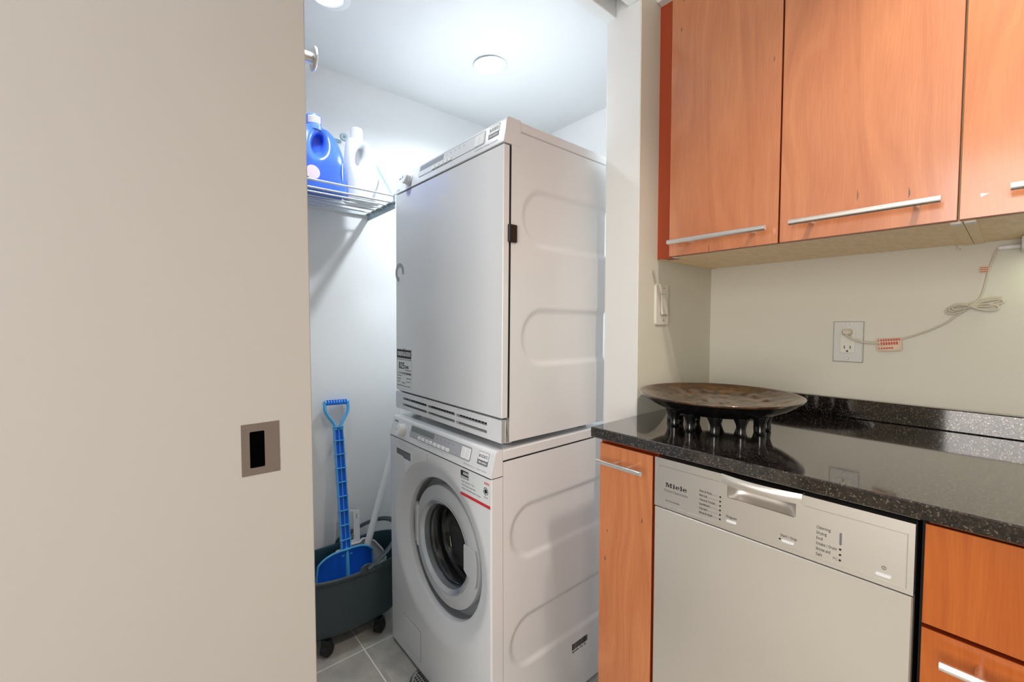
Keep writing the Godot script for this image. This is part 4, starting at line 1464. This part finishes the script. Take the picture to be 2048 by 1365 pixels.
func bucket() -> void:
	var t := thing("mop_bucket", "dark grey oval mop bucket on black casters, beside the washing machine", "bucket", Vector3(0.570, 0, -1.645))
	# rings of a rounded oblong, widening upwards
	var ring := func(hx: float, hz: float, y: float, lift := 0.0) -> Array:
		var row := []
		for j in 72:
			var a := TAU * j / 72.0
			var ca := cos(a)
			var sa := sin(a)
			var e := 2.6
			var px := hx * signf(ca) * pow(absf(ca), 2.0 / e)
			var pz := hz * signf(sa) * pow(absf(sa), 2.0 / e)
			row.append(Vector3(px, y + lift * pow(absf(px) / hx, 2.0), pz))
		return row
	var s := new_st()
	var outer := [ring.call(0.02, 0.015, 0.055), ring.call(0.159, 0.088, 0.055), ring.call(0.179, 0.100, 0.059), ring.call(0.191, 0.108, 0.070), ring.call(0.198, 0.112, 0.092), ring.call(0.208, 0.118, 0.16), ring.call(0.222, 0.126, 0.262), ring.call(0.224, 0.127, 0.266, 0.008), ring.call(0.236, 0.136, 0.270, 0.012), ring.call(0.238, 0.1375, 0.277, 0.014), ring.call(0.236, 0.136, 0.2825, 0.014), ring.call(0.230, 0.132, 0.284, 0.014)]
	grid(s, outer, true, true)
	var body := obj("body", s, mats.bucket_grey, t)
	s = new_st()
	var inner := [ring.call(0.230, 0.132, 0.284, 0.014), ring.call(0.223, 0.126, 0.281, 0.014), ring.call(0.218, 0.123, 0.26), ring.call(0.205, 0.115, 0.16), ring.call(0.192, 0.108, 0.085), ring.call(0.174, 0.095, 0.066), ring.call(0.02, 0.015, 0.062)]
	grid(s, inner, true, true)
	obj("inside", s, mats.bucket_inside, t)
	for sg in [-1.0, 1.0]:
		s = new_st()
		var e := PackedVector2Array()
		for k in 15:
			var a := PI * k / 14.0
			e.append(Vector2(0.022 + 0.026 * cos(a), 0.284 + 0.020 * sin(a)))
		e.append(Vector2(-0.012, 0.270))
		e.append(Vector2(0.056, 0.270))
		slab(s, e, sg * 0.1335 - 0.0035, sg * 0.1335 + 0.0035, 0.0015)
		obj("ear", s, mats.bucket_grey, t)
	# carrying handle tipped over to the right
	s = new_st()
	var pts := []
	var tilt := deg_to_rad(24)
	for k in 25:
		var a := lerpf(-PI / 2, PI / 2, k / 24.0)
		var rx := 0.185 * pow(maxf(cos(a), 0.0), 0.8)
		pts.append(Vector3(0.022 + rx * cos(tilt), 0.290 + rx * sin(tilt), 0.142 * sin(a)))
	tube(s, pts, 0.0115, 12, false, true, 0.45)
	obj("handle", s, mats.bucket_grey, t)
	for e in [[-0.110, 0.090], [0.082, 0.095], [-0.110, -0.08], [0.12, -0.085]]:
		s = new_st()
		lathe(s, [Vector2(0, -0.014), Vector2(0.020, -0.014), Vector2(0.0235, -0.011), Vector2(0.0235, 0.011), Vector2(0.020, 0.014), Vector2(0, 0.014)], 24, Transform3D(Basis(Vector3(0, 1, 0), 0.5) * Basis(Vector3(1, 0, 0), PI / 2), Vector3(e[0], 0.0236, e[1])))
		var c := obj("caster", s, mats.caster_black, t)
		s = new_st()
		bx(s, Vector3(-0.013, 0.03, -0.018), Vector3(0.013, 0.060, 0.018), 0.004, Transform3D(Basis(Vector3(0, 1, 0), 0.5), Vector3(e[0], 0.0, e[1])))
		obj("fork", s, mats.caster_black, c)

func shovel() -> void:
	var t := thing("toy_shovel", "bright blue plastic snow shovel with ribbed shaft, standing in the bucket", "shovel")
	# local y runs up the shaft, x across, z to the front
	var foot := Vector3(0.5515, 0.10, -1.578)
	var head := Vector3(0.580, 0.865, -1.780)
	var y := (head - foot).normalized()
	var x := Basis(Vector3(0, 1, 0), 0.10) * Vector3(1, -0.055, 0)
	var z := x.cross(y).normalized()
	x = y.cross(z).normalized()
	t.transform = Transform3D(Basis(x, y, z), foot)
	var L := foot.distance_to(head)
	var lt: Material = mats.blue_light
	# grip
	var s := new_st()
	var g := L + 0.010
	tube(s, [Vector3(-0.047, g - 0.012, 0), Vector3(0, g - 0.012, 0), Vector3(0.047, g - 0.012, 0)], 0.0085, 12)
	for sg in [-1.0, 1.0]:
		var pts := []
		for k in 9:
			var u := k / 8.0
			pts.append(Vector3(sg * lerpf(0.0475, 0.010, smoothstep(0.25, 0.95, u)), g - 0.008 - u * 0.115, 0))
		tube(s, pts, 0.0065, 8)
	obj("grip", s, lt, t)
	s = new_st()
	for k in 8:
		bx(s, Vector3(-0.041 + k * 0.0108, g - 0.022, -0.0098), Vector3(-0.036 + k * 0.0108, g - 0.002, 0.0098), 0.001)
	obj("grip_rib", s, mats.blue_plastic, t)
	# shaft: three walls and cross ribs
	var y0 := 0.205
	var y1 := g - 0.108
	s = new_st()
	bx(s, Vector3(-0.0185, y0, -0.008), Vector3(-0.0150, y1, 0.008), 0.0008)
	bx(s, Vector3(0.0150, y0, -0.008), Vector3(0.0185, y1, 0.008), 0.0008)
	bx(s, Vector3(-0.0015, y0, -0.006), Vector3(0.0015, y1, 0.006), 0.0006)
	obj("shaft", s, lt, t)
	obj("web", sh_box(Vector3(-0.016, y0, -0.0025), Vector3(0.016, y1, 0.0)), mats.blue_plastic, t)
	var n := 9
	for k in n + 1:
		s = new_st()
		var yy := lerpf(y0 + 0.004, y1 - 0.004, float(k) / n)
		bx(s, Vector3(-0.0205, yy - 0.0022, -0.0085), Vector3(0.0205, yy + 0.0022, 0.0092), 0.0008)
		obj("rib", s, lt, t)
	# blade: shallow scoop with a rolled edge
	s = new_st()
	var P := []
	var Q := []
	for i in 21:
		var row := []
		var row2 := []
		var v := i / 20.0
		for j in 41:
			var u := j / 20.0 - 1.0
			var half := 0.112 * (0.84 + 0.16 * smoothstep(0.0, 0.55, v)) * (1.0 - 0.06 * pow(v, 3.0))
			var yt := 0.228 - 0.030 * pow(absf(u), 3.5)
			var yy := lerpf(0.035, yt, v)
			var zz := -0.012 * u * u - 0.002 + 0.014 * pow(v, 4.0)
			var gr := 0.0
			for cx in [-0.62, -0.36, 0.36, 0.62]:
				gr += 0.0032 * exp(-pow((u - cx) / 0.055, 2.0))
			gr += 0.007 * exp(-pow(u / 0.10, 2.0))
			row.append(Vector3(u * half, yy, zz + gr * (1.0 - v * 0.4)))
			row2.append(Vector3(u * half, yy, zz + gr * (1.0 - v * 0.4) - 0.003))
		P.append(row)
		Q.append(row2)
	grid(s, P, false, true)
	grid(s, Q, false, false)
	obj("blade", s, mats.blue_plastic, t)
	s = new_st()
	var edge := []
	for i in 21: edge.append(P[i][0] + Vector3(0, 0, -0.001))
	for j in range(1, 41): edge.append(P[20][j] + Vector3(0, 0, -0.001))
	for i in range(19, -1, -1): edge.append(P[i][40] + Vector3(0, 0, -0.001))
	tube(s, edge, 0.0042, 8)
	obj("rim", s, lt, t)
	s = new_st()
	tube(s, [Vector3(0, 0.03, 0.0), Vector3(0, 0.12, 0.0), Vector3(0, 0.21, 0.004), Vector3(0, 0.235, 0.002)], 0.0125, 10, false, true, 0.6)
	obj("spine", s, lt, t)

func dustpan_and_mop() -> void:
	# dustpan
	var t := thing("dustpan", "white plastic dustpan standing in the bucket behind the blue shovel", "dustpan")
	var y := Vector3(0.045, 0.975, -0.19).normalized()
	var x := Vector3(1, -0.06, 0.05).normalized()
	var z := x.cross(y).normalized()
	x = y.cross(z).normalized()
	t.transform = Transform3D(Basis(x, y, z), Vector3(0.602, 0.115, -1.668))
	var out := PackedVector2Array([Vector2(-0.115, 0.0), Vector2(0.115, 0.0), Vector2(0.128, 0.10), Vector2(0.115, 0.135), Vector2(0.085, 0.175), Vector2(0.055, 0.195), Vector2(0.036, 0.197), Vector2(0.024, 0.186), Vector2(-0.026, 0.186), Vector2(-0.038, 0.178), Vector2(-0.062, 0.176), Vector2(-0.095, 0.150), Vector2(-0.122, 0.100)])
	var s := new_st()
	slab(s, out, -0.004, 0.0)
	obj("pan", s, mats.white_plastic, t)
	s = new_st()
	var rim := []
	for i in range(2, out.size()):
		rim.append(Vector3(out[i].x, out[i].y, 0.010))
	rim.append(Vector3(-0.115, 0.0, 0.004))
	rim.push_front(Vector3(0.115, 0.0, 0.004))
	tube(s, rim, 0.0042, 8)
	for i in rim.size() - 1:
		var a: Vector3 = rim[i]
		var b: Vector3 = rim[i + 1]
		var nn := Vector3(a.y - b.y, b.x - a.x, 0)
		face(s, [Vector3(a.x, a.y, -0.003), Vector3(b.x, b.y, -0.003), b, a], Vector3(0, 0.09, 0))
		face(s, [Vector3(a.x, a.y, -0.003), Vector3(b.x, b.y, -0.003), b, a], (a + b) / 2 + ((a + b) / 2 - Vector3(0, 0.09, 0)))
	obj("rim", s, mats.white_plastic, t)
	var hd := cut("handle", [[PackedVector2Array([Vector2(-0.030, 0.180), Vector2(0.028, 0.180), Vector2(0.030, 0.31), Vector2(0.014, 0.312), Vector2(-0.018, 0.322), Vector2(-0.030, 0.318)]), -0.005, 0.004]], [[rr(0.0165, 0.288, 0.0085, 0.022, 0.001), -0.01, 0.01], [rr(-0.004, 0.255, 0.018, 0.11, 0.005), -0.01, 0.01]], mats.white_plastic, t)
	# mop
	var m := thing("mop", "mop with a white pole leaning out of the bucket behind the washing machine", "mop", Vector3.ZERO)
	s = new_st()
	var a := Vector3(0.572, 0.085, -1.632)
	var b := Vector3(0.905, 0.892, -1.782)
	tube(s, [a, a.lerp(b, 0.5), b], 0.0135, 18)
	obj("pole", s, mats.white_plastic, m)
	s = new_st()
	bx(s, Vector3(-0.05, 0.066, -0.03), Vector3(0.05, 0.10, 0.03), 0.012, at(a.x, 0.001, a.z + 0.0))
	obj("mop_head", s, mats.light_grey_plastic, m)
	# floor drain, half under the machine
	var d := thing("floor_drain", "round chrome floor drain with square holes, half under the washing machine", "drain", Vector3(0.685, 0.0, -1.228))
	s = new_st()
	lathe(s, [Vector2(0.062, -0.001), Vector2(0.062, 0.002), Vector2(0.060, 0.0035), Vector2(0.052, 0.0035), Vector2(0.050, 0.002)], 48)
	obj("ring", s, mats.chrome, d)
	s = new_st()
	lathe(s, [Vector2(0.051, 0.0009), Vector2(0.0, 0.0009)], 40)
	obj("sump", s, mats.black, d)
	s = new_st()
	for k in range(-5, 6):
		var q := k * 0.0095
		var hl := sqrt(maxf(0.0, 0.0515 * 0.0515 - q * q))
		bx(s, Vector3(q - 0.0019, 0.001, -hl), Vector3(q + 0.0019, 0.003, hl), 0.0003)
		bx(s, Vector3(-hl, 0.001, q - 0.0019), Vector3(hl, 0.0029, q + 0.0019), 0.0003)
	obj("grate", s, mats.chrome, d)

# ------------------------------------------------------------------ switch, outlet, cord
func wall_fittings() -> void:
	var t := thing("light_switch", "ivory rocker light switch on the short cream wall beside the cabinet", "light switch", Vector3(1.2105, 1.241, -0.7122))
	obj("plate", sh_slab(rr(0, 0, 0.074, 0.127, 0.011), 0.0, 0.0055, 0.0025), mats.ivory, t)
	obj("rocker_gap", sh_slab(rr(0.0065, 0, 0.0345, 0.0655, 0.001), 0.004, 0.0058), mats.print_grey, t)
	var s := new_st()
	slab(s, rr(0, 0, 0.032, 0.063, 0.001), 0.0, 0.005, 0.0008, Transform3D(Basis(Vector3(1, 0, 0), -0.06), Vector3(0.0065, 0, 0.0048)))
	obj("rocker", s, mats.ivory, t)
	for y in [0.0505, -0.0485]:
		obj("screw", sh_slab(disc(0.0065, y, 0.0030, 12), 0.005, 0.0064, 0.0005), mats.grey_plastic, t)
	# outlet on the back wall
	var o := thing("wall_outlet", "metal-plated wall outlet above the counter with a cord plugged in", "outlet", Vector3(1.543, 1.1302, -0.3128), -PI / 2)
	obj("plate_edge", sh_slab(rr(0, 0, 0.0705, 0.1175, 0.002), 0.0, 0.0022), mats.plate_edge, o)
	obj("plate", sh_slab(rr(0, 0, 0.0690, 0.1160, 0.003), 0.001, 0.0048, 0.0022), mats.plate_metal, o)
	obj("receptacle", sh_slab(rr(-0.0005, 0.0025, 0.0345, 0.0700, 0.002), 0.003, 0.0075, 0.0012), mats.ivory, o)
	for e in [[0.006, 0.0062], [0.0005, 0.0062]]:
		obj("test_button", sh_slab(rr(-0.0005, e[0], 0.017, 0.0046, 0.0006), 0.007, 0.0082, 0.0004), mats.ivory, o)
	for e in [-0.0070, 0.0065]:
		obj("slot", sh_slab(rr(e, -0.0155, 0.0022, 0.0085, 0.0004), 0.007, 0.0077), mats.black, o)
	obj("ground_slot", sh_slab(rr(-0.0003, -0.0268, 0.0050, 0.0048, 0.0020), 0.007, 0.0077), mats.black, o)
	for y in [0.0512, -0.0478]:
		obj("screw", sh_slab(disc(0.0, y, 0.0036, 14), 0.004, 0.0066, 0.0008), mats.chrome, o)
	# fixture under the cabinet, at the right edge
	var f := thing("under_cabinet_light", "white under-cabinet light fixture at the right edge of the picture", "light fixture", Vector3(1.543, 1.376, 0.003), -PI / 2)
	obj("housing", sh_box(Vector3(0, -0.030, 0.0), Vector3(0.56, -0.0008, 0.085), 0.003), mats.white_plastic, f)
	obj("tube_lens", sh_box(Vector3(0.02, -0.0318, 0.012), Vector3(0.54, -0.0295, 0.075), 0.001), mats.tube_glow, f)

func smooth_path(pts: Array, per := 6) -> Array:
	var c := Curve3D.new()
	for i in pts.size():
		var a: Vector3 = pts[maxi(i - 1, 0)]
		var b: Vector3 = pts[mini(i + 1, pts.size() - 1)]
		var d := (b - a) / 6.0
		c.add_point(pts[i], -d, d)
	var o := []
	for i in pts.size() - 1:
		for k in per:
			o.append(c.sample(i, float(k) / per))
	o.append(pts[pts.size() - 1])
	return o

func cord() -> void:
	var t := thing("power_cord", "ivory power cord looped and tied in a bundle, from outlet to cabinet light", "cord")
	var r := 0.0023
	var X := 1.5375
	var cm: Material = mats.cord_ivory
	var s := new_st()
	# fixture end down to the bundle; coordinates are (height, z) on the wall
	var a := [Vector3(1.533, 1.3598, -0.0314), Vector3(1.534, 1.3476, -0.0372), Vector3(X, 1.3224, -0.0436), Vector3(X, 1.3015, -0.0477), Vector3(X, 1.2733, -0.0517), Vector3(X, 1.2496, -0.0566), Vector3(1.534, 1.2355, -0.0644), Vector3(1.530, 1.2275, -0.0726)]
	tube(s, smooth_path(a), r, 8)
	obj("lead", s, cm, t)
	s = new_st()
	var b := [Vector3(1.530, 1.2275, -0.0690), Vector3(1.534, 1.2120, -0.0870), Vector3(X, 1.1985, -0.1010), Vector3(X, 1.1835, -0.1159), Vector3(X, 1.1616, -0.1518), Vector3(X, 1.1423, -0.1937), Vector3(1.535, 1.1325, -0.2197), Vector3(1.531, 1.1290, -0.2457), Vector3(1.524, 1.1305, -0.2749), Vector3(1.519, 1.1370, -0.2952), Vector3(1.514, 1.1455, -0.3075), Vector3(1.512, 1.1545, -0.3135), Vector3(1.512, 1.1590, -0.3148)]
	tube(s, smooth_path(b), r, 8)
	obj("lead", s, cm, t)
	# loops of the bundle: (centre offset, length, height, tilt) drawn as long ovals through the tie
	var tie := Vector2(1.2255, -0.0745)
	var loops := [[-0.041, -0.014, 0.019, 1], [-0.036, -0.008, 0.013, 1], [-0.030, -0.003, 0.015, 0], [0.052, 0.017, 0.012, 1], [0.054, 0.010, 0.016, 1], [0.047, -0.006, 0.018, 0], [0.050, 0.014, 0.020, 0]]
	var k := 0
	for l in loops:
		var tip := tie + Vector2(l[1], l[0])
		var dir := (tip - tie).normalized()
		var sd := Vector2(-dir.y, dir.x)
		var len := tie.distance_to(tip)
		var pts := []
		for i in 29:
			var u := TAU * i / 28.0
			var along := (1.0 - cos(u)) / 2.0
			var across: float = sin(u) * l[2] * 0.55 * sqrt(along + 0.02)
			var p: Vector2 = tie + dir * along * len + sd * across
			pts.append(Vector3(1.5352 - 0.0032 * (k % 3) - 0.002 * sin(u), p.x, p.y))
		s = new_st()
		tube(s, pts, r, 8)
		obj("loop", s, cm, t)
		k += 1
	s = new_st()
	var tw := []
	for i in 21:
		var u := TAU * i / 20.0
		tw.append(Vector3(1.5300 + 0.009 * cos(u), 1.2255 + 0.0085 * sin(u), -0.0745 + 0.004 * sin(u)))
	tube(s, tw, 0.0014, 6)
	obj("twist_tie", s, cm, t)
	# plug
	s = new_st()
	bx(s, Vector3(1.510, 1.1500, -0.3225), Vector3(1.5365, 1.1665, -0.3010), 0.004)
	obj("plug", s, cm, t)
	s = new_st()
	bx(s, Vector3(1.5270, 1.3555, -0.0330), Vector3(1.5355, 1.3650, 0.0035), 0.002)
	obj("connector", s, mats.white_plastic, t)
	# warning tags with red print
	var F := Basis(Vector3(0, 0, 1), Vector3(0, 1, 0), Vector3(-1, 0, 0))
	var T1 := Transform3D(F * Basis(Vector3(0, 0, 1), 0.10), Vector3(1.5315, 1.1258, -0.2215))
	s = new_st()
	var P := []
	for i in 9:
		var row := []
		for j in 17:
			var u := j / 16.0
			var v := i / 8.0
			row.append(Vector3((u - 0.5) * 0.052, (v - 0.5) * 0.033, 0.003 * sin(u * 5.0) + 0.010 * pow(1 - v, 3.0) * u * u))
		P.append(row)
	grid(s, P, false, true, T1)
	grid(s, P, false, false, T1 * at(0, 0, -0.0005))
	var tg := obj("warning_tag", s, mats.tag_paper, t)
	s = new_st()
	for row in [[0.0125, 0.0055, 9], [0.0030, 0.0075, 8], [-0.0095, 0.0045, 6]]:
		for q in row[2]:
			var xx: float = -0.022 + q * 0.0052
			var u := (xx / 0.052) + 0.5
			var v: float = row[0] / 0.033 + 0.5
			var zz := 0.003 * sin(u * 5.0) + 0.010 * pow(1 - v, 3.0) * u * u
			bx(s, Vector3(xx, row[0] - row[1] / 2, zz - 0.0006), Vector3(xx + 0.0038, row[0] + row[1] / 2, zz + 0.0005), 0.0, T1)
	obj("tag_print", s, mats.tag_red, tg)
	var T2 := Transform3D(F * Basis(Vector3(0, 0, 1), 0.0), Vector3(1.5335, 1.3125, -0.0525))
	s = new_st()
	slab(s, rr(-0.0008, 0, 0.0150, 0.0145, 0.0005), -0.0003, 0.0003, 0.0, T2)
	tg = obj("warning_tag", s, mats.tag_paper, t)
	s = new_st()
	for row in 3:
		for q in 5:
			bx(s, Vector3(-0.0070 + q * 0.0026, -0.0058 + row * 0.0045, 0.0002), Vector3(-0.0050 + q * 0.0026, -0.0034 + row * 0.0045, 0.0006), 0.0, T2)
	obj("tag_print", s, mats.tag_red, tg)
